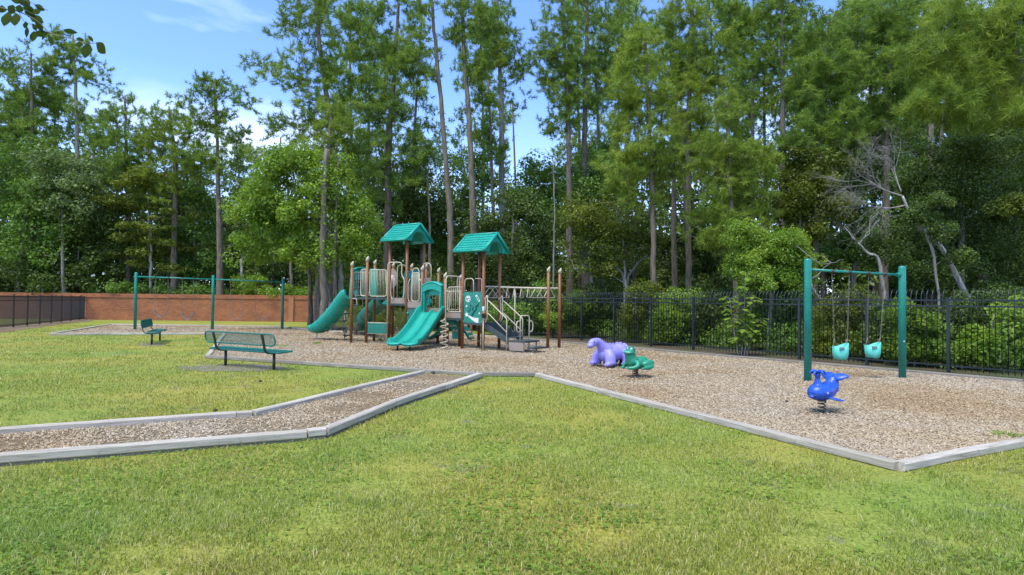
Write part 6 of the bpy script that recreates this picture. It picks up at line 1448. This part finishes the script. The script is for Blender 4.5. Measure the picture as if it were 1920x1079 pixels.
# ---- far pines: one built, copied with its parts
M['far_bark'] = bark_mat('far_bark', (0.03, 0.025, 0.02), (0.12, 0.10, 0.08))
def far_pines():
    spots = [(-60, 52), (30, 56), (95, 60), (190, 55), (262, 60), (350, 58), (372, 52), (445, 60), (475, 54), (655, 56), (690, 62), (775, 58), (900, 62), (1085, 60), (1175, 55), (1240, 56), (1340, 52), (1380, 60), (1440, 56), (1500, 52), (1545, 45), (1600, 50), (1640, 42), (1700, 46), (1740, 38), (1790, 42), (1850, 36), (1900, 40), (1960, 34)]
    tops = {-60: 150, 30: 120, 95: 110, 190: 215, 262: 300, 350: 250, 372: 240, 445: 240, 475: 330, 520: 300, 560: 200}
    protos = []
    for k in range(4):
        Y = 50; r = np.random.default_rng(900+k); base = grow_base(960, Y); root = empty('pine_tree', (base.x, Y, 0)); H = 21.0
        path = [Vector((base.x+0.5*math.sin(k+i*0.9)*(i/5), Y, H*i/5)) for i in range(6)]; mb, pp, rr = trunk_mb(path, 0.20, 0.06, r, 8)
        C = []
        for i in range(100):
            t = 0.42+0.58*r.random(); a = r.random()*6.28; rad = (2.8*(1-((t-0.68)/0.36)**2) if t > 0.6 else 2.6)*r.random()**0.5; C.append((base.x+math.cos(a)*max(0.2, rad), Y+math.sin(a)*max(0.2, rad), H*t+0.2))
        C = np.array(C); branchwork(pp, rr, C, r, 0.3, mb=mb).build('trunk', M['far_bark'], root)
        tufts = 12; c = np.repeat(C, tufts, 0); T_ = len(c); d = vn(r.normal(size=(T_, 3))+np.array([[0, 0, 0.35]])); P_ = c+d*((0.25+0.75*r.random(T_))*0.85)[:, None]*np.array([[1, 1, 0.6]])
        V, F = needles(P_, vn(d+np.array([[0, 0, 0.5]])), 14, 0.42, 0.055, r); np_mesh('crown', V, F, M['needle'], root); protos.append(root)
    used = set()
    for i, (px, Y) in enumerate(spots):
        k = i % 4; o = protos[k] if k not in used else copy_tree(protos[k]); used.add(k)
        p = W(px, 600, Y); top = tops.get(px, -20 if px > 560 else 200); topz = Zt(px, top+random.random()*60, Y); s = max(0.5, topz/21.0)
        o.location = (p.x, Y, 0); o.scale = (min(1.15, s*1.05), min(1.15, s*1.05), s); o.rotation_euler = (0, 0, random.random()*6.28); tag(o, 'far pine standing deep in the woods behind the nearer trees', 'tree', GR['far'])
far_pines()
# ---- the wood behind: one mass of understory, dark and closed
def far_wood():
    r = np.random.default_rng(42); n = 1500; px = r.random(n)*2500-290; Y = 47+r.random(n)**1.2*30; Y = np.where(px > 1350, Y-(px-1350)*0.028, Y)
    # ragged top line of the mass in the picture
    top = np.interp(px, [-290, 0, 100, 200, 300, 400, 480, 560, 650, 760, 880, 1000, 1100, 1250, 1400, 1550, 1700, 1900, 2200], [240, 230, 280, 270, 330, 340, 370, 340, 330, 330, 370, 370, 340, 300, 330, 250, 130, 80, 60])+r.normal(size=n)*22
    t = r.random(n)**0.8; C = []
    for x, y, tt, tp in zip(px, Y, t, top):
        zt = max(1.5, Zt(x, tp, y)); p = W(x, 560, y); C.append((p.x, y, 0.5+(zt-0.5)*tt))
    for i in range(2000):
        x = r.random()*2500-290; y = (62+r.random()*14)-max(0, x-1350)*0.030; p = W(x, 560, y); C.append((p.x, y, 0.4+8.5*r.random()))
    n = len(C)
    V, F = leaves(np.array(C), 1.2+0.7*r.random(n), 170, 0.36, r, 0.8); o = np_mesh('far_wood', V, F, M['leaf_far']); tag(o, 'closed dark green wood behind all the nearer trees', 'wood', kind='stuff')
    n = 70; mb = MB()
    for i in range(n):
        x = r.random()*2400-240; y = 45+r.random()*25-(max(0, x-1350)*0.028); p = W(x, 560, y); H = 10+7*r.random(); lean = r.normal()*0.5; mb.tube([Vector((p.x, y, 0)), Vector((p.x+lean*0.4, y, H*0.5)), Vector((p.x+lean, y, H))], [0.10+0.12*r.random(), 0.10, 0.06], 6)
    o = mb.build('far_trunks', M['far_bark']); tag(o, 'many thin trunks half lost inside the dark wood', 'wood', kind='stuff')
M['leaf_far'] = leaf_mat('far_wood_leaves', (0.045, 0.085, 0.016), (0.095, 0.15, 0.025), (0.165, 0.22, 0.038), 0.3, 0.25)
far_wood()
# ground plants under the trees
def ground_cover():
    r = np.random.default_rng(8); n = 900; px = r.random(n)*2300-200; pts = []
    for x in px:
        fy = np.interp(x, [-200, 660, 900, 1050, 1300, 1500, 1700, 1900, 2100], [43, 43, 33, 27.2, 21.8, 18.2, 15.7, 13.9, 12.6]) if x > 600 else 43; y = fy+0.5+r.random()**2*16; p = W(x, 600, y); pts.append((p.x, y, 0.15+0.5*r.random()))
    V, F = leaves(np.array(pts), 0.35+0.45*r.random(n), 120, 0.10, r, 0.8); o = np_mesh('undergrowth', V, F, M['leaf']); tag(o, 'low green undergrowth covering the forest floor', 'undergrowth', kind='stuff')
ground_cover()
# ---- twig of a tree beside the viewer, top left
def near_twig():
    Y = 2.7; root = empty('tree_branch', tuple(W(-120, -20, Y))); tag(root, 'dark leafy twig reaching in at the top left corner, close to the viewer', 'branch'); mb = MB(); P = lambda x, y, d=0.0: W(x, y, Y+d)
    mb.tube(smoothpath([P(-420, -120), P(-120, -30), P(0, 14), P(35, 22), P(70, 40), P(95, 63), P(130, 72), P(162, 81), P(182, 81)], 6), [0.004-0.0028*i/48 for i in range(49)], 6)
    mb.tube(smoothpath([P(20, 18), P(48, 20), P(64, 28)], 4), 0.0012, 5); mb.tube(smoothpath([P(35, 22), P(45, 40), P(58, 46), P(76, 58)], 4), 0.0012, 5); mb.tube(smoothpath([P(-60, -20), P(10, -8), P(50, 2), P(90, 20)], 4), 0.0012, 5)
    mb.build('stem', M['pine_bark'], root); lv = MB(); r = random.Random(4)
    for (x, y, ang, L, wd) in ((16, 22, 95, 26, 15), (29, 24, 80, 24, 14), (4, 10, 100, 12, 10), (14, 12, 40, 16, 12), (28, 14, 20, 18, 9), (42, 13, 15, 18, 9), (20, 0, 15, 22, 6), (34, -4, 40, 22, 9), (48, -4, 60, 20, 6), (64, 9, 28, 20, 7), (66, 16, 60, 13, 9), (45, 22, 20, 20, 9), (55, 28, 30, 26, 11), (66, 36, 58, 24, 9), (48, 40, 95, 12, 9), (50, 49, 98, 18, 9), (60, 44, 60, 14, 6), (64, 58, 98, 18, 11), (92, 62, 172, 26, 9), (90, 66, 65, 18, 7), (118, 56, 10, 22, 6), (142, 73, 5, 12, 5), (148, 78, 80, 10, 9), (164, 80, 92, 27, 16), (180, 80, 48, 24, 14), (166, 66, 60, 12, 4), (84, 60, 120, 14, 8), (-14, 4, 90, 24, 14), (-30, -6, 70, 24, 14)):
        L *= 1.2; wd *= 1.6; a = R(ang); b = P(x, y, (r.random()-0.5)*0.06); k = Y/FPX; ax = Vector((math.cos(a), (r.random()-0.5)*0.5, -math.sin(a))); sd_ = Vector((math.sin(a), (r.random()-0.5)*0.9, math.cos(a))).normalized(); nrm = ax.cross(sd_).normalized()
        V = [b]; prof = [(0.2, 0.62), (0.42, 1.0), (0.65, 0.85), (0.86, 0.4)]
        for t, w_ in prof: V += [b+ax*(t*L*k)+sd_*(w_*wd*k*0.5)-nrm*0.0015, b+ax*(t*L*k)+nrm*0.0008, b+ax*(t*L*k)-sd_*(w_*wd*k*0.5)-nrm*0.0015]
        V.append(b+ax*(L*k)); F = [(0, 1, 2), (0, 2, 3)]
        for i in range(3): q = 1+i*3; F += [(q, q+3, q+4, q+1), (q+1, q+4, q+5, q+2)]
        F += [(10, 13, 11), (11, 13, 12)]; lv.add(V, F, True)
    lv.build('leaves', M['twig_leaf'], root)
M['twig_leaf'] = leaf_mat('twig_leaf', (0.025, 0.055, 0.004), (0.040, 0.080, 0.005), (0.08, 0.09, 0.007), 0.55, 4.0, 0.85)
near_twig()
